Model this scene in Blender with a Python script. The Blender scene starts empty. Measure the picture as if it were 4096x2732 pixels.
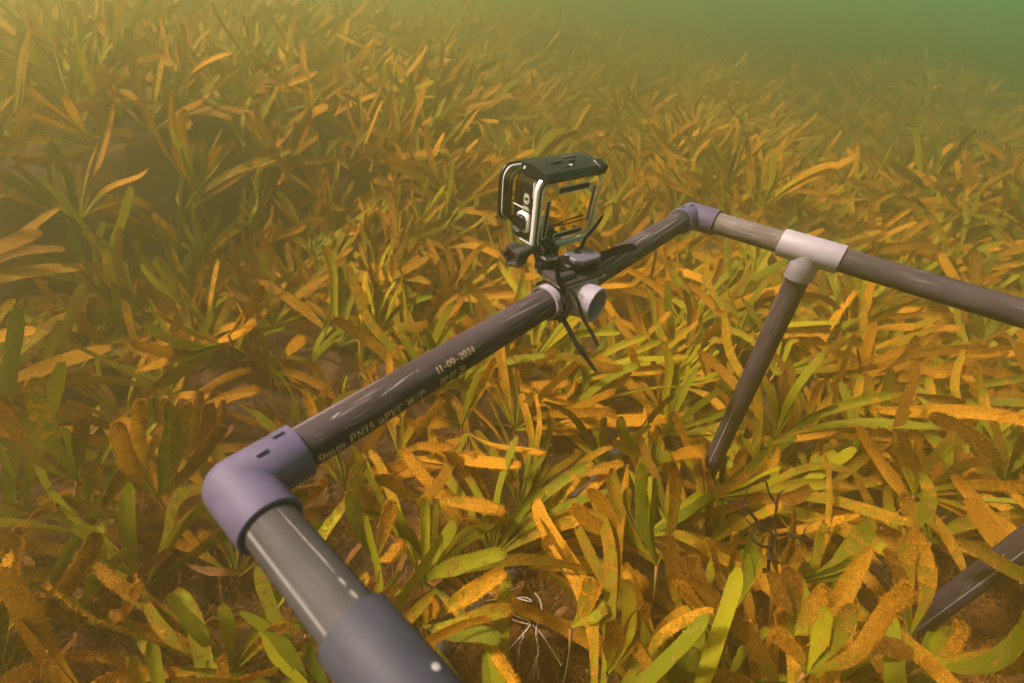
import bpy, bmesh, math, random
import numpy as np
from mathutils import Matrix, Vector
random.seed(7)
RNG = np.random.default_rng(11)
sc = bpy.context.scene
COL = sc.collection

# ------------------------------------------------------------------ camera
FPX = 1880.323                      # focal length in photograph pixels (4096 wide)
CAM = np.array([-0.03248, -0.20446, 0.21773])
ROT = (0.94375, -0.05492, -0.86153)
cd = bpy.data.cameras.new('camera')
cam = bpy.data.objects.new('camera', cd); COL.objects.link(cam)
cam.location = CAM; cam.rotation_euler = ROT
cd.sensor_width = 36.0; cd.lens = FPX / 4096 * 36.0
cd.clip_start = 0.01; cd.clip_end = 200
cd.dof.use_dof = True; cd.dof.focus_distance = 0.56; cd.dof.aperture_fstop = 7.0
sc.camera = cam
MR = np.array(cam.rotation_euler.to_matrix())

# ------------------------------------------------------------------ light
SUN_AZ = math.radians(128)          # direction the sun stands in, counter-clockwise from +X
SUN_EL = math.radians(55)
w = bpy.data.worlds.new('World'); sc.world = w; w.use_nodes = True
nt = w.node_tree; nt.nodes.clear()
out = nt.nodes.new('ShaderNodeOutputWorld'); bg = nt.nodes.new('ShaderNodeBackground')
sky = nt.nodes.new('ShaderNodeTexSky'); sky.sky_type = 'NISHITA'; sky.sun_disc = False
sky.sun_elevation = SUN_EL; sky.sun_rotation = math.pi/2 - SUN_AZ
sky.air_density = 1.0; sky.dust_density = 3.0
tc = nt.nodes.new('ShaderNodeTexCoord')
dp = nt.nodes.new('ShaderNodeVectorMath'); dp.operation = 'DOT_PRODUCT'
dp.inputs[1].default_value = (0.65, -0.76, 0.0)          # sunlight's warm-to-green shift across the water put into the sky tint
nt.links.new(tc.outputs['Generated'], dp.inputs[0])
rp = nt.nodes.new('ShaderNodeValToRGB')
rp.color_ramp.elements[0].position = 0.22; rp.color_ramp.elements[0].color = (1.0, 0.66, 0.17, 1)
rp.color_ramp.elements[1].position = 0.92; rp.color_ramp.elements[1].color = (0.16, 1.0, 0.74, 1)
mp = nt.nodes.new('ShaderNodeMapRange'); mp.inputs[1].default_value = -1; mp.inputs[2].default_value = 1
nt.links.new(dp.outputs['Value'], mp.inputs[0]); nt.links.new(mp.outputs[0], rp.inputs[0])
mx = nt.nodes.new('ShaderNodeMix'); mx.data_type = 'RGBA'; mx.blend_type = 'MULTIPLY'; mx.inputs[0].default_value = 1
nt.links.new(sky.outputs[0], mx.inputs[6]); nt.links.new(rp.outputs[0], mx.inputs[7])
sz = nt.nodes.new('ShaderNodeSeparateXYZ'); nt.links.new(tc.outputs['Generated'], sz.inputs[0])
mz = nt.nodes.new('ShaderNodeMapRange'); mz.inputs[1].default_value = .05; mz.inputs[2].default_value = .6; mz.inputs[3].default_value = 1.65; mz.inputs[4].default_value = .50
nt.links.new(sz.outputs[2], mz.inputs[0])
ml = nt.nodes.new('ShaderNodeVectorMath'); ml.operation = 'SCALE'
nt.links.new(mx.outputs[2], ml.inputs[0]); nt.links.new(mz.outputs[0], ml.inputs['Scale'])
nt.links.new(ml.outputs[0], bg.inputs[0]); bg.inputs[1].default_value = 0.115
nt.links.new(bg.outputs[0], out.inputs[0])
sd = bpy.data.lights.new('sun', 'SUN'); sd.energy = 5.0; sd.angle = math.radians(6); sd.color = (1.0, 0.82, 0.80)
sun = bpy.data.objects.new('sun', sd); COL.objects.link(sun)
sdir = Vector((math.cos(SUN_EL)*math.cos(SUN_AZ), math.cos(SUN_EL)*math.sin(SUN_AZ), math.sin(SUN_EL)))
sun.rotation_euler = sdir.to_track_quat('Z', 'Y').to_euler()
vs = sc.view_settings; vs.view_transform = 'Standard'; vs.look = 'None'; vs.gamma = 1; vs.exposure = 1.12
sc.render.engine = 'CYCLES'
cy = sc.cycles
cy.use_denoising = True; cy.max_bounces = 6; cy.diffuse_bounces = 2; cy.glossy_bounces = 4
cy.transmission_bounces = 6; cy.transparent_max_bounces = 8; cy.volume_bounces = 1
cy.caustics_reflective = False; cy.caustics_refractive = False; cy.sample_clamp_indirect = 4

# ------------------------------------------------------------------ helpers
def ray(u, v):                       # photograph pixel -> direction per unit of depth
    return MR @ np.array([u-2048, -(v-1366), -FPX]) / FPX
def at(u, v, d): return CAM + ray(u, v)*d
def on_z(u, v, z):
    q = ray(u, v); return CAM + q*((z-CAM[2])/q[2])
def proj(P):
    v = MR.T @ (np.asarray(P, float)-CAM)
    return 2048+FPX*v[0]/-v[2], 1366-FPX*v[1]/-v[2], -v[2]
def at_len(base, u, v, L):           # the point on a sight line at distance L from base, on the near side
    q = ray(u, v); a = q@q; o = CAM-base; b = 2*(o@q); c = o@o-L*L
    D = b*b-4*a*c
    t = -b/(2*a) if D < 0 else (-b-math.sqrt(D)*0.85)/(2*a)
    return CAM+q*t
def link(name, me, parent=None, mats=()):
    o = bpy.data.objects.new(name, me); COL.objects.link(o)
    for m in mats: me.materials.append(m)
    if parent: o.parent = parent
    return o
def empty(name, loc, label, cat, group=None):
    o = bpy.data.objects.new(name, None); COL.objects.link(o); o.location = loc
    o.empty_display_size = .02
    o['label'] = label; o['category'] = cat
    if group: o['group'] = group
    return o
def tag(o, label, cat, group=None):
    o['label'] = label; o['category'] = cat
    if group: o['group'] = group
def bm_obj(name, bm, parent, mats, smooth=35, loc=None):
    me = bpy.data.meshes.new(name)
    bmesh.ops.remove_doubles(bm, verts=bm.verts, dist=1e-6)
    bmesh.ops.recalc_face_normals(bm, faces=bm.faces)
    bm.to_mesh(me); bm.free()
    o = link(name, me, parent, mats)
    if smooth:
        me.polygons.foreach_set('use_smooth', [True]*len(me.polygons))
        me.set_sharp_from_angle(angle=math.radians(smooth))
    if loc is not None: o.location = loc
    return o
def np_mesh(name, V, F, attr=None):
    """V (n,3), F list of (k,m) int arrays of one polygon size each"""
    me = bpy.data.meshes.new(name)
    V = np.ascontiguousarray(V, dtype=np.float32)
    F = [np.asarray(f, dtype=np.int32) for f in F if len(f)]
    me.vertices.add(len(V)); me.vertices.foreach_set('co', V.ravel())
    tot = sum(f.size for f in F); npoly = sum(len(f) for f in F)
    me.loops.add(tot); me.loops.foreach_set('vertex_index', np.concatenate([f.ravel() for f in F]))
    me.polygons.add(npoly)
    sizes = np.concatenate([np.full(len(f), f.shape[1], np.int32) for f in F])
    starts = np.concatenate([[0], np.cumsum(sizes)[:-1]]).astype(np.int32)
    me.polygons.foreach_set('loop_start', starts)
    me.polygons.foreach_set('use_smooth', np.ones(npoly, bool))
    if attr is not None:
        a = me.attributes.new('look', 'FLOAT_COLOR', 'POINT')
        a.data.foreach_set('color', np.ascontiguousarray(attr, dtype=np.float32).ravel())
    me.update(); me.validate()
    return me
def nrm(v):
    v = np.asarray(v, float); return v/(np.linalg.norm(v)+1e-12)

# ------------------------------------------------------------------ materials
def mat(name):
    m = bpy.data.materials.new(name); m.use_nodes = True
    return m, m.node_tree, m.node_tree.nodes['Principled BSDF']
def N(t, kind, **kw):
    n = t.nodes.new(kind)
    for k, v in kw.items():
        if k[0] == 'i' and k[1:].isdigit(): n.inputs[int(k[1:])].default_value = v
        else: setattr(n, k, v)
    return n
def simple(name, col, rough=.5, metal=0, noise=.15, scale=60, spec=.5):
    m, t, b = mat(name)
    tx = N(t, 'ShaderNodeTexCoord'); n = N(t, 'ShaderNodeTexNoise'); n.inputs['Scale'].default_value = scale; n.inputs['Detail'].default_value = 6
    t.links.new(tx.outputs['Object'], n.inputs['Vector'])
    r = N(t, 'ShaderNodeValToRGB')
    r.color_ramp.elements[0].position = .3; r.color_ramp.elements[1].position = .7
    r.color_ramp.elements[0].color = tuple(c*(1-noise) for c in col)+(1,)
    r.color_ramp.elements[1].color = tuple(min(1, c*(1+noise)) for c in col)+(1,)
    t.links.new(n.outputs['Fac'], r.inputs[0]); t.links.new(r.outputs[0], b.inputs['Base Color'])
    b.inputs['Roughness'].default_value = rough; b.inputs['Metallic'].default_value = metal
    b.inputs['Specular IOR Level'].default_value = spec
    return m
def pipe_mat(name, col, scratch, amount=.5, seed=0.0):
    """worn uPVC: pale scratches running along the pipe (local Z), fine cross nicks, grime"""
    m, t, b = mat(name)
    tx = N(t, 'ShaderNodeTexCoord')
    def layer(scale, lo, hi, sz, detail=3):
        mp_ = N(t, 'ShaderNodeMapping'); mp_.inputs['Scale'].default_value = sz; mp_.inputs['Location'].default_value = (seed, seed*1.7, seed*.6)
        t.links.new(tx.outputs['Object'], mp_.inputs['Vector'])
        n = N(t, 'ShaderNodeTexNoise'); n.inputs['Scale'].default_value = scale; n.inputs['Detail'].default_value = detail
        t.links.new(mp_.outputs[0], n.inputs['Vector'])
        g = N(t, 'ShaderNodeMapRange'); g.inputs[1].default_value = lo; g.inputs[2].default_value = hi
        t.links.new(n.outputs['Fac'], g.inputs[0]); return g.outputs[0]
    def mul(a, c, op='MULTIPLY'):
        x = N(t, 'ShaderNodeMath', operation=op)
        for i, s in enumerate((a, c)):
            if isinstance(s, float): x.inputs[i].default_value = s
            else: t.links.new(s, x.inputs[i])
        return x.outputs[0]
    fine = layer(900, .55, .70, (1, 1, .035))
    patch = layer(26, .36, .60, (1, 1, .5))
    long_ = layer(260, .70, .74, (1, 1, .012), 1)
    nick = layer(700, .70, .78, (.10, .10, 1), 2)
    nickp = layer(22, .5, .6, (1, 1, 1))
    s = mul(mul(mul(fine, patch), .55), mul(long_, .8), 'ADD')
    s = mul(s, mul(mul(nick, nickp), .6), 'ADD')
    s = mul(s, amount)
    cl = N(t, 'ShaderNodeClamp'); t.links.new(s, cl.inputs[0])
    grime = layer(45, .35, .7, (1, 1, .4), 5)
    a = N(t, 'ShaderNodeMix', data_type='RGBA'); a.inputs[6].default_value = (col[0]*.62, col[1]*.58, col[2]*.50, 1); a.inputs[7].default_value = col+(1,)
    t.links.new(grime, a.inputs[0])
    c = N(t, 'ShaderNodeMix', data_type='RGBA'); c.inputs[7].default_value = scratch+(1,)
    t.links.new(a.outputs[2], c.inputs[6]); t.links.new(cl.outputs[0], c.inputs[0])
    t.links.new(c.outputs[2], b.inputs['Base Color'])
    b.inputs['Roughness'].default_value = .66; b.inputs['Specular IOR Level'].default_value = .15
    return m
M_PIPE = pipe_mat('worn_grey_pipe', (.066, .050, .066), (.44, .38, .40), .75)
M_PIPE2 = pipe_mat('paler_grey_pipe', (.070, .066, .078), (.36, .34, .37), .5, 3.1)
M_PIPE3 = pipe_mat('paler_worn_pipe', (.15, .125, .14), (.60, .54, .54), .8, 5.7)  # lighter base colour and scratches than the other pipes
M_FIT = simple('grey_blue_fitting', (.098, .080, .158), .6, noise=.16, scale=55, spec=.3)
M_FIT2 = simple('pale_grey_fitting', (.30, .27, .35), .52, noise=.06, scale=50)
M_BLACK = simple('black_plastic', (.008, .008, .009), .38, noise=.2, scale=200)
M_TIE = simple('black_nylon', (.012, .010, .011), .6, noise=.2, scale=300, spec=.15)
M_BUCK = simple('worn_purple_grey_plastic', (.11, .10, .14), .42, noise=.1, scale=90)
M_MOUNT = simple('brown_black_plastic', (.045, .035, .038), .45, noise=.15, scale=120)
M_INK = simple('cream_ink', (.78, .52, .30), .6, noise=.2, scale=700)
M_ADH = simple('dirty_white_foam', (.50, .47, .40), .8, noise=.3, scale=400)
M_SILVER_GLINT = simple('silver_painted_glint', (.70, .67, .72), .10, metal=0, noise=.04, scale=30, spec=1.0)  # clear shell's white reflections put into a pale base colour; also silver pins
M_MIRROR = simple('mirroring_window', (.97, .95, .86), .03, metal=1.0, noise=.02, scale=12)
M_BODY = simple('camera_body_grey', (.030, .028, .032), .4, noise=.15, scale=200)
M_STRING = simple('pale_string', (.62, .54, .42), .7, noise=.3, scale=900)
M_TWIG = simple('dark_branching_alga', (.030, .016, .014), .8, noise=.3, scale=200, spec=.1)
M_HOLE_SHADE = simple('painted_hole_shade', (.006, .006, .006), .9, noise=0, scale=5)  # near-black colour stands in for the shade inside holes and recesses
M_SLOT = simple('brown_black_ribbed_rubber', (.040, .028, .024), .9, noise=.6, scale=900, spec=.08)
m, t, b = mat('clear_shell')
b.inputs['Base Color'].default_value = (.93, .95, .92, 1); b.inputs['Roughness'].default_value = .03
b.inputs['Transmission Weight'].default_value = 1.0; b.inputs['IOR'].default_value = 1.38
M_CLEAR = m

def leaf_mat(name, green, brown, translucent=.27, bump=True):
    m, t, b = mat(name)
    at_ = N(t, 'ShaderNodeAttribute', attribute_name='look')
    sep = N(t, 'ShaderNodeSeparateColor'); t.links.new(at_.outputs['Color'], sep.inputs[0])
    tx = N(t, 'ShaderNodeTexCoord')
    oi = N(t, 'ShaderNodeObjectInfo')
    n1 = N(t, 'ShaderNodeTexNoise'); n1.inputs['Scale'].default_value = 70; n1.inputs['Detail'].default_value = 8; n1.inputs['Roughness'].default_value = .7
    n2 = N(t, 'ShaderNodeTexNoise'); n2.inputs['Scale'].default_value = 430; n2.inputs['Detail'].default_value = 6; n2.inputs['Roughness'].default_value = .85
    for n in (n1, n2): t.links.new(tx.outputs['Object'], n.inputs['Vector'])
    def math_(op, a, c):
        x = N(t, 'ShaderNodeMath', operation=op)
        for i, s in enumerate((a, c)):
            if isinstance(s, (int, float)): x.inputs[i].default_value = s
            else: t.links.new(s, x.inputs[i])
        return x.outputs[0]
    def rng_(a, lo, hi):
        g = N(t, 'ShaderNodeMapRange', interpolation_type='SMOOTHSTEP'); g.inputs[1].default_value = lo; g.inputs[2].default_value = hi
        t.links.new(a, g.inputs[0]); return g.outputs[0]
    nn = math_('ADD', math_('MULTIPLY', n1.outputs[0], .85), math_('MULTIPLY', n2.outputs[0], .40))
    f = math_('ADD', sep.outputs[0], math_('MULTIPLY', math_('SUBTRACT', nn, .62), 3.2))
    fac = rng_(f, .30, .98)
    gr = N(t, 'ShaderNodeMix', data_type='RGBA'); gr.inputs[6].default_value = green[0]+(1,); gr.inputs[7].default_value = green[1]+(1,)
    t.links.new(math_('FRACT', math_('ADD', sep.outputs[1], oi.outputs['Random']), 0.0), gr.inputs[0])
    br = N(t, 'ShaderNodeMix', data_type='RGBA'); br.inputs[6].default_value = brown[0]+(1,); br.inputs[7].default_value = brown[1]+(1,)
    n3 = math_('ADD', math_('MULTIPLY', n2.outputs[0], 1.0), math_('MULTIPLY', math_('SUBTRACT', sep.outputs[1], .5), .22))
    t.links.new(rng_(n3, .34, .68), br.inputs[0])
    mx = N(t, 'ShaderNodeMix', data_type='RGBA')
    t.links.new(fac, mx.inputs[0]); t.links.new(gr.outputs[2], mx.inputs[6]); t.links.new(br.outputs[2], mx.inputs[7])
    # pale crust specks
    vo = N(t, 'ShaderNodeTexVoronoi'); vo.inputs['Scale'].default_value = 420
    t.links.new(tx.outputs['Object'], vo.inputs['Vector'])
    sp = math_('MULTIPLY', rng_(vo.outputs['Distance'], .34, .14), rng_(n1.outputs[0], .46, .62))
    cr = N(t, 'ShaderNodeMix', data_type='RGBA'); cr.inputs[7].default_value = (.66, .54, .32, 1)
    t.links.new(math_('MULTIPLY', sp, .55), cr.inputs[0]); t.links.new(mx.outputs[2], cr.inputs[6])
    t.links.new(cr.outputs[2], b.inputs['Base Color'])
    b.inputs['Roughness'].default_value = .62; b.inputs['Specular IOR Level'].default_value = .18
    if bump:
        bp = N(t, 'ShaderNodeBump'); bp.inputs['Strength'].default_value = .9; bp.inputs['Distance'].default_value = .0016
        t.links.new(math_('MULTIPLY', n2.outputs[0], fac), bp.inputs['Height']); t.links.new(bp.outputs[0], b.inputs['Normal'])
    tr = N(t, 'ShaderNodeBsdfTranslucent'); t.links.new(cr.outputs[2], tr.inputs[0])
    ms = N(t, 'ShaderNodeMixShader'); ms.inputs[0].default_value = translucent
    t.links.new(b.outputs[0], ms.inputs[1]); t.links.new(tr.outputs[0], ms.inputs[2])
    t.links.new(ms.outputs[0], t.nodes['Material Output'].inputs['Surface'])
    return m
M_LEAF = leaf_mat('strap_leaf', ((.115, .142, .004), (.370, .325, .008)), ((.20, .080, .004), (.84, .40, .018)))
M_FUZZ = leaf_mat('brown_fuzz', ((.20, .085, .016), (.30, .13, .02)), ((.13, .055, .014), (.40, .18, .03)), .2, False)
def stem_mat():
    m, t, b = mat('shoot_stem')
    at_ = N(t, 'ShaderNodeAttribute', attribute_name='look'); sep = N(t, 'ShaderNodeSeparateColor')
    t.links.new(at_.outputs['Color'], sep.inputs[0])
    r = N(t, 'ShaderNodeValToRGB'); e = r.color_ramp.elements
    e[0].position = 0; e[0].color = (.16, .10, .03, 1); e[1].position = 1; e[1].color = (.62, .26, .13, 1)
    x = e.new(.5); x.color = (.20, .20, .03, 1)
    t.links.new(sep.outputs[0], r.inputs[0]); t.links.new(r.outputs[0], b.inputs['Base Color']); b.inputs['Roughness'].default_value = .5
    return m
M_STEM = stem_mat()

# ------------------------------------------------------------------ seabed
def vnoise(x, y, s, k=0):            # smooth value noise
    x = np.asarray(x)*s+37.1*k; y = np.asarray(y)*s-11.7*k
    xi = np.floor(x).astype(np.int64); yi = np.floor(y).astype(np.int64); fx = x-xi; fy = y-yi
    fx = fx*fx*(3-2*fx); fy = fy*fy*(3-2*fy)
    def h(a, c):
        n = (a*374761393+c*668265263) & 0x7fffffff; n = ((n ^ (n >> 13))*1274126177) & 0x7fffffff
        return ((n ^ (n >> 16)) & 0xffff)/65535.0
    return (h(xi, yi)*(1-fx)+h(xi+1, yi)*fx)*(1-fy)+(h(xi, yi+1)*(1-fx)+h(xi+1, yi+1)*fx)*fy
def ground(x, y):
    x = np.asarray(x, float); y = np.asarray(y, float)
    z = -.488+.05*(vnoise(x, y, 2.2, 1)-.5)+.025*(vnoise(x, y, 6, 2)-.5)
    e = np.clip((y-.25*x-.75)/.75, 0, 1); z = z+(.28-.08*np.clip(x-.6, 0, 1))*e*e*(3-2*e)       # the bank on the far left
    z = z+.09*e*(vnoise(x, y, 2.6, 9)-.5)*2+.15*np.clip((x+y-.8)/1.0, 0, 1)*(vnoise(x, y, 2.3, 12)-.5)*2
    z = z+.10*np.clip((np.hypot(x, y)-1.5)/3, 0, 1)*(vnoise(x, y, .8, 3)-.35)*2
    near = np.exp(-((y/.10)**2))*((x > -.1) & (x < .75))
    return z-.0*near
def build_ground():
    xs = np.concatenate([-np.geomspace(14, .8, 26), np.linspace(-.75, 2.2, 170), np.geomspace(2.3, 14, 34)])
    ys = np.concatenate([-np.geomspace(14, 1.2, 22), np.linspace(-1.15, 2.4, 200), np.geomspace(2.5, 14, 32)])
    X, Y = np.meshgrid(xs, ys); Z = ground(X, Y)+.012*(vnoise(X, Y, 40, 5)-.5)+.006*(vnoise(X, Y, 110, 6)-.5)
    V = np.stack([X, Y, Z], -1).reshape(-1, 3); nx = len(xs); ny = len(ys)
    i = np.arange(ny-1)[:, None]*nx+np.arange(nx-1)[None]
    F = np.stack([i, i+1, i+nx+1, i+nx], -1).reshape(-1, 4)
    me = np_mesh('seabed', V, [F])
    m, t, b = mat('seabed_silt')
    tx = N(t, 'ShaderNodeTexCoord')
    n = N(t, 'ShaderNodeTexNoise'); n.inputs['Scale'].default_value = 14; n.inputs['Detail'].default_value = 10; n.inputs['Roughness'].default_value = .72
    t.links.new(tx.outputs['Object'], n.inputs['Vector'])
    r = N(t, 'ShaderNodeValToRGB'); e = r.color_ramp.elements
    e[0].position = .38; e[0].color = (.020, .010, .006, 1); e[1].position = .66; e[1].color = (.17, .078, .028, 1)
    x = e.new(.52); x.color = (.055, .027, .012, 1)
    t.links.new(n.outputs[0], r.inputs[0]); t.links.new(r.outputs[0], b.inputs['Base Color']); b.inputs['Roughness'].default_value = .95
    n2 = N(t, 'ShaderNodeTexNoise'); n2.inputs['Scale'].default_value = 260; n2.inputs['Detail'].default_value = 6
    t.links.new(tx.outputs['Object'], n2.inputs['Vector'])
    bp = N(t, 'ShaderNodeBump'); bp.inputs['Strength'].default_value = .8; bp.inputs['Distance'].default_value = .004
    t.links.new(n2.outputs[0], bp.inputs['Height']); t.links.new(bp.outputs[0], b.inputs['Normal'])
    o = link('seabed', me, None, [m]); o['kind'] = 'structure'
build_ground()

# ------------------------------------------------------------------ pipe frame
PM = {}
R = .0134; RO = .0166; L = .58956; W = .640
def frame_of(d):
    d = Vector(d).normalized(); return d.to_track_quat('Z', 'Y').to_matrix().to_4x4()
def lathe(bm, prof, origin, d, seg=64):
    """revolve (r, s) profile about the line through origin along d"""
    M = Matrix.Translation(Vector(origin)) @ frame_of(d)
    rings = []
    for r, s in prof:
        rings.append([bm.verts.new(M @ Vector((r*math.cos(2*math.pi*k/seg), r*math.sin(2*math.pi*k/seg), s))) for k in range(seg)])
    for a, c in zip(rings, rings[1:]):
        for k in range(seg):
            try: bm.faces.new((a[k], a[(k+1) % seg], c[(k+1) % seg], c[k]))
            except ValueError: pass
    return rings
def cap(bm, ring):
    bm.faces.new(ring)
def pipe(name, a, b_, parent, m, r=R, label=None):
    """solid pipe with its own local Z along the axis"""
    a = Vector(a); b_ = Vector(b_); d = b_-a; ln = d.length
    bm = bmesh.new(); rr = lathe(bm, [(r, 0)]+[(r, ln*k/12) for k in range(1, 12)]+[(r, ln)], (0, 0, 0), (0, 0, 1))
    cap(bm, rr[0]); cap(bm, rr[-1])
    o = bm_obj(name, bm, parent, [m]); PM[o.name] = Matrix.Translation(a) @ frame_of(d); o.matrix_local = PM[o.name]
    if label: o['label'] = label
    return o
def socket(bm, origin, d, ln, ri=.0140, ro=RO, start=0.0, depth=.006):
    be = .0007
    rr = lathe(bm, [(ro, start), (ro, ln-be), (ro-be*.3, ln-be*.3), (ro-be, ln), (ri+.0004, ln), (ri, ln-.0005), (ri, ln-depth), (.002, ln-depth)], origin, d)
def sphere(bm, c, r, seg=48):
    bmesh.ops.create_uvsphere(bm, u_segments=seg, v_segments=seg//2, radius=r, matrix=Matrix.Translation(Vector(c)))
def box(bm, c, s, rot=None, bevel=0, seg=3):
    t_ = bmesh.new(); bmesh.ops.create_cube(t_, size=1)
    bmesh.ops.scale(t_, vec=Vector(s), verts=t_.verts)
    if bevel: bmesh.ops.bevel(t_, geom=t_.edges[:], offset=bevel, segments=seg, affect='EDGES', profile=.5)
    M = Matrix.Translation(Vector(c))
    if rot is not None: M = M @ rot
    bmesh.ops.transform(t_, matrix=M, verts=t_.verts)
    me = bpy.data.meshes.new('tmp'); t_.to_mesh(me); t_.free(); bm.from_mesh(me); bpy.data.meshes.remove(me)

fr = empty('pipe_frame', (0, 0, 0), 'rectangular frame of scuffed dark grey plastic pipes with blue-grey elbows and tees', 'pipe frame')
XC = .300; YD = .148; YE = -.137; YF = -.4780
main = pipe('pipe', (.004, 0, 0), (L-.004, 0, 0), fr, M_PIPE, label='dark scratched pipe printed with date and time')
pipe('pipe', (L, -.004, 0), (L, -.122, 0), fr, M_PIPE3, label='short paler worn pipe')
pipe('pipe', (L, -.174, 0), (L, YF, 0), fr, M_PIPE)
pipe('pipe', (L, YF, 0), (L, -W, 0), fr, M_PIPE)
pipe('pipe', (0, -.004, 0), (0, -.112, 0), fr, M_PIPE2, label='smooth grey pipe with one pale scratch')
pipe('pipe', (0, -.162, 0), (0, -W, 0), fr, M_PIPE2)
pipe('pipe', (0, -W, 0), (L, -W, 0), fr, M_PIPE)
pipe('leg', (L, -YD, -.02), (L, -YD, -.50), fr, M_PIPE)
pipe('leg', (L-.004, YF+.002, -.01), (.584, -.464, -.50), fr, M_PIPE)
pipe('leg', (0, YE, -.02), (0, YE, -.50), fr, M_PIPE)
pipe('leg', (0, YF, -.01), (0, YF, -.50), fr, M_PIPE)
def elbow(c, d1, d2, m, ln=.035):
    bm = bmesh.new(); c = Vector(c)
    sphere(bm, c, RO*1.0)
    for d in (d1, d2): socket(bm, c, d, ln)
    d1 = Vector(d1); d2 = Vector(d2)
    o = bm_obj('elbow_fitting', bm, fr, [m])
    return o
def lugs(c, d, parent, m, zs=((.014, 95), (.026, 80))):
    pass
eA = elbow((0, 0, 0), (1, 0, 0), (0, -1, 0), M_FIT)
eB = elbow((L, 0, 0), (-1, 0, 0), (0, -1, 0), M_FIT)
elbow((0, -W, 0), (1, 0, 0), (0, 1, 0), M_FIT); elbow((L, -W, 0), (-1, 0, 0), (0, 1, 0), M_FIT)
# small moulded lugs on the elbows
for (e, pts) in ((eA, [(.015, 100), (.027, 82)]), (eB, [(-.012, 96), (-.027, 78)])):
    for k, (x, th) in enumerate(pts):
        bm = bmesh.new(); a = math.radians(th)
        cx = 0 if e is eA else L
        box(bm, (cx+x, math.cos(a)*(RO+.0006), math.sin(a)*(RO+.0006)), (.0062, .0022, .0026), Matrix.Rotation(a-math.pi/2, 4, 'X'), .0006, 2)
        bm_obj('lug', bm, e, [M_FIT])
def tee(c, axis, branch, m, run=.033, bl=.0355, name='tee_fitting', hollow=False):
    bm = bmesh.new(); c = Vector(c); ax = Vector(axis); br = Vector(branch)
    socket(bm, c, ax, run); socket(bm, c, -ax, run)
    if hollow:
        be = .0009
        lathe(bm, [(RO, 0), (RO, bl-be), (RO-be*.3, bl-be*.3), (RO-be, bl), (.0142, bl), (.0136, bl-.0006), (.0134, .010), (.002, .008)], c, br)
    else:
        socket(bm, c, br, bl, depth=.004)
    # swelling where the branch leaves the run
    lathe(bm, [(RO+.0012, .012), (RO+.0010, .018), (RO+.0002, .024)], c, br)
    return bm_obj(name, bm, fr, [m])
tee((L, -YD, 0), (0, 1, 0), (0, 0, -1), M_FIT2)['label'] = 'pale grey tee above a leg'
teC = tee((XC, 0, 0), (1, 0, 0), (0, -1, 0), M_FIT2, bl=.0365, hollow=True); teC['label'] = 'pale grey tee with open empty socket'
M_FIT3 = simple('dark_blue_grey_fitting', (.040, .041, .064), .6, noise=.14, scale=55, spec=.25)
tee((0, YE, 0), (0, 1, 0), (0, 0, -1), M_FIT3)
tee((L, YF, 0), (0, 1, 0), (0, 0, -1), M_FIT2); tee((0, YF, 0), (0, 1, 0), (0, 0, -1), M_FIT)
# drilled dots / marks
M_SCRD = simple('pale_spot', (.42, .38, .40), .7, noise=.2, scale=400)
def disc_on(parent, c, nrm_, r, m, name, h=.0006, ring=None):
    bm = bmesh.new()
    prof = [(r, -.0004), (r, h*.6), (r*.9, h), (.0001, h)] if ring is None else [(r, -.0004), (r, h), (ring, h), (ring, -.0004)]
    lathe(bm, prof, c, nrm_, 24); return bm_obj(name, bm, parent, [m])
P_ = proj((0, YE, 0)); PQ = on_z(1745, 2668, .0128); ND = nrm(np.array([PQ[0], 0, PQ[2]]))
disc_on(fr, np.array([0, PQ[1], 0])+ND*RO, ND, .0018, M_SCRD, 'pale_dot', .0004)
# base pipe buried in the shoots straight below the printed pipe
base = pipe('base_pipe', (-.05, 0, -.452), (L, 0, -.452), fr, M_PIPE2, r=.0125, label='half-buried grey pipe on the seabed with drilled holes')
M_RING = simple('pale_swarf', (.55, .50, .46), .6, noise=.2, scale=400)
def at_base(u, v, r=.0125, zc=-.452):       # where a sight line meets the top of the base pipe
    q = ray(u, v); o = CAM-np.array([0, 0, zc]); a = q[1]**2+q[2]**2; b2 = 2*(o[1]*q[1]+o[2]*q[2]); c = o[1]**2+o[2]**2-r*r
    D = b2*b2-4*a*c
    t_ = (-b2-math.sqrt(max(D, 0)))/(2*a); P = CAM+q*t_
    n_ = nrm([0, P[1], P[2]-zc]); return np.array([P[0], 0, zc])+n_*r, n_
for (u, v) in ((1916, 2480), (2336, 2026)):
    P, n_ = at_base(u, v)
    disc_on(fr, P, n_, .0042, M_RING, 'drilled_hole_disc', .0005)
    disc_on(fr, P+n_*.0003, n_, .0019, M_HOLE_SHADE, 'drilled_hole_disc', .0006)  # solid disc; the hole's inner shade is put into its black colour

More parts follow.
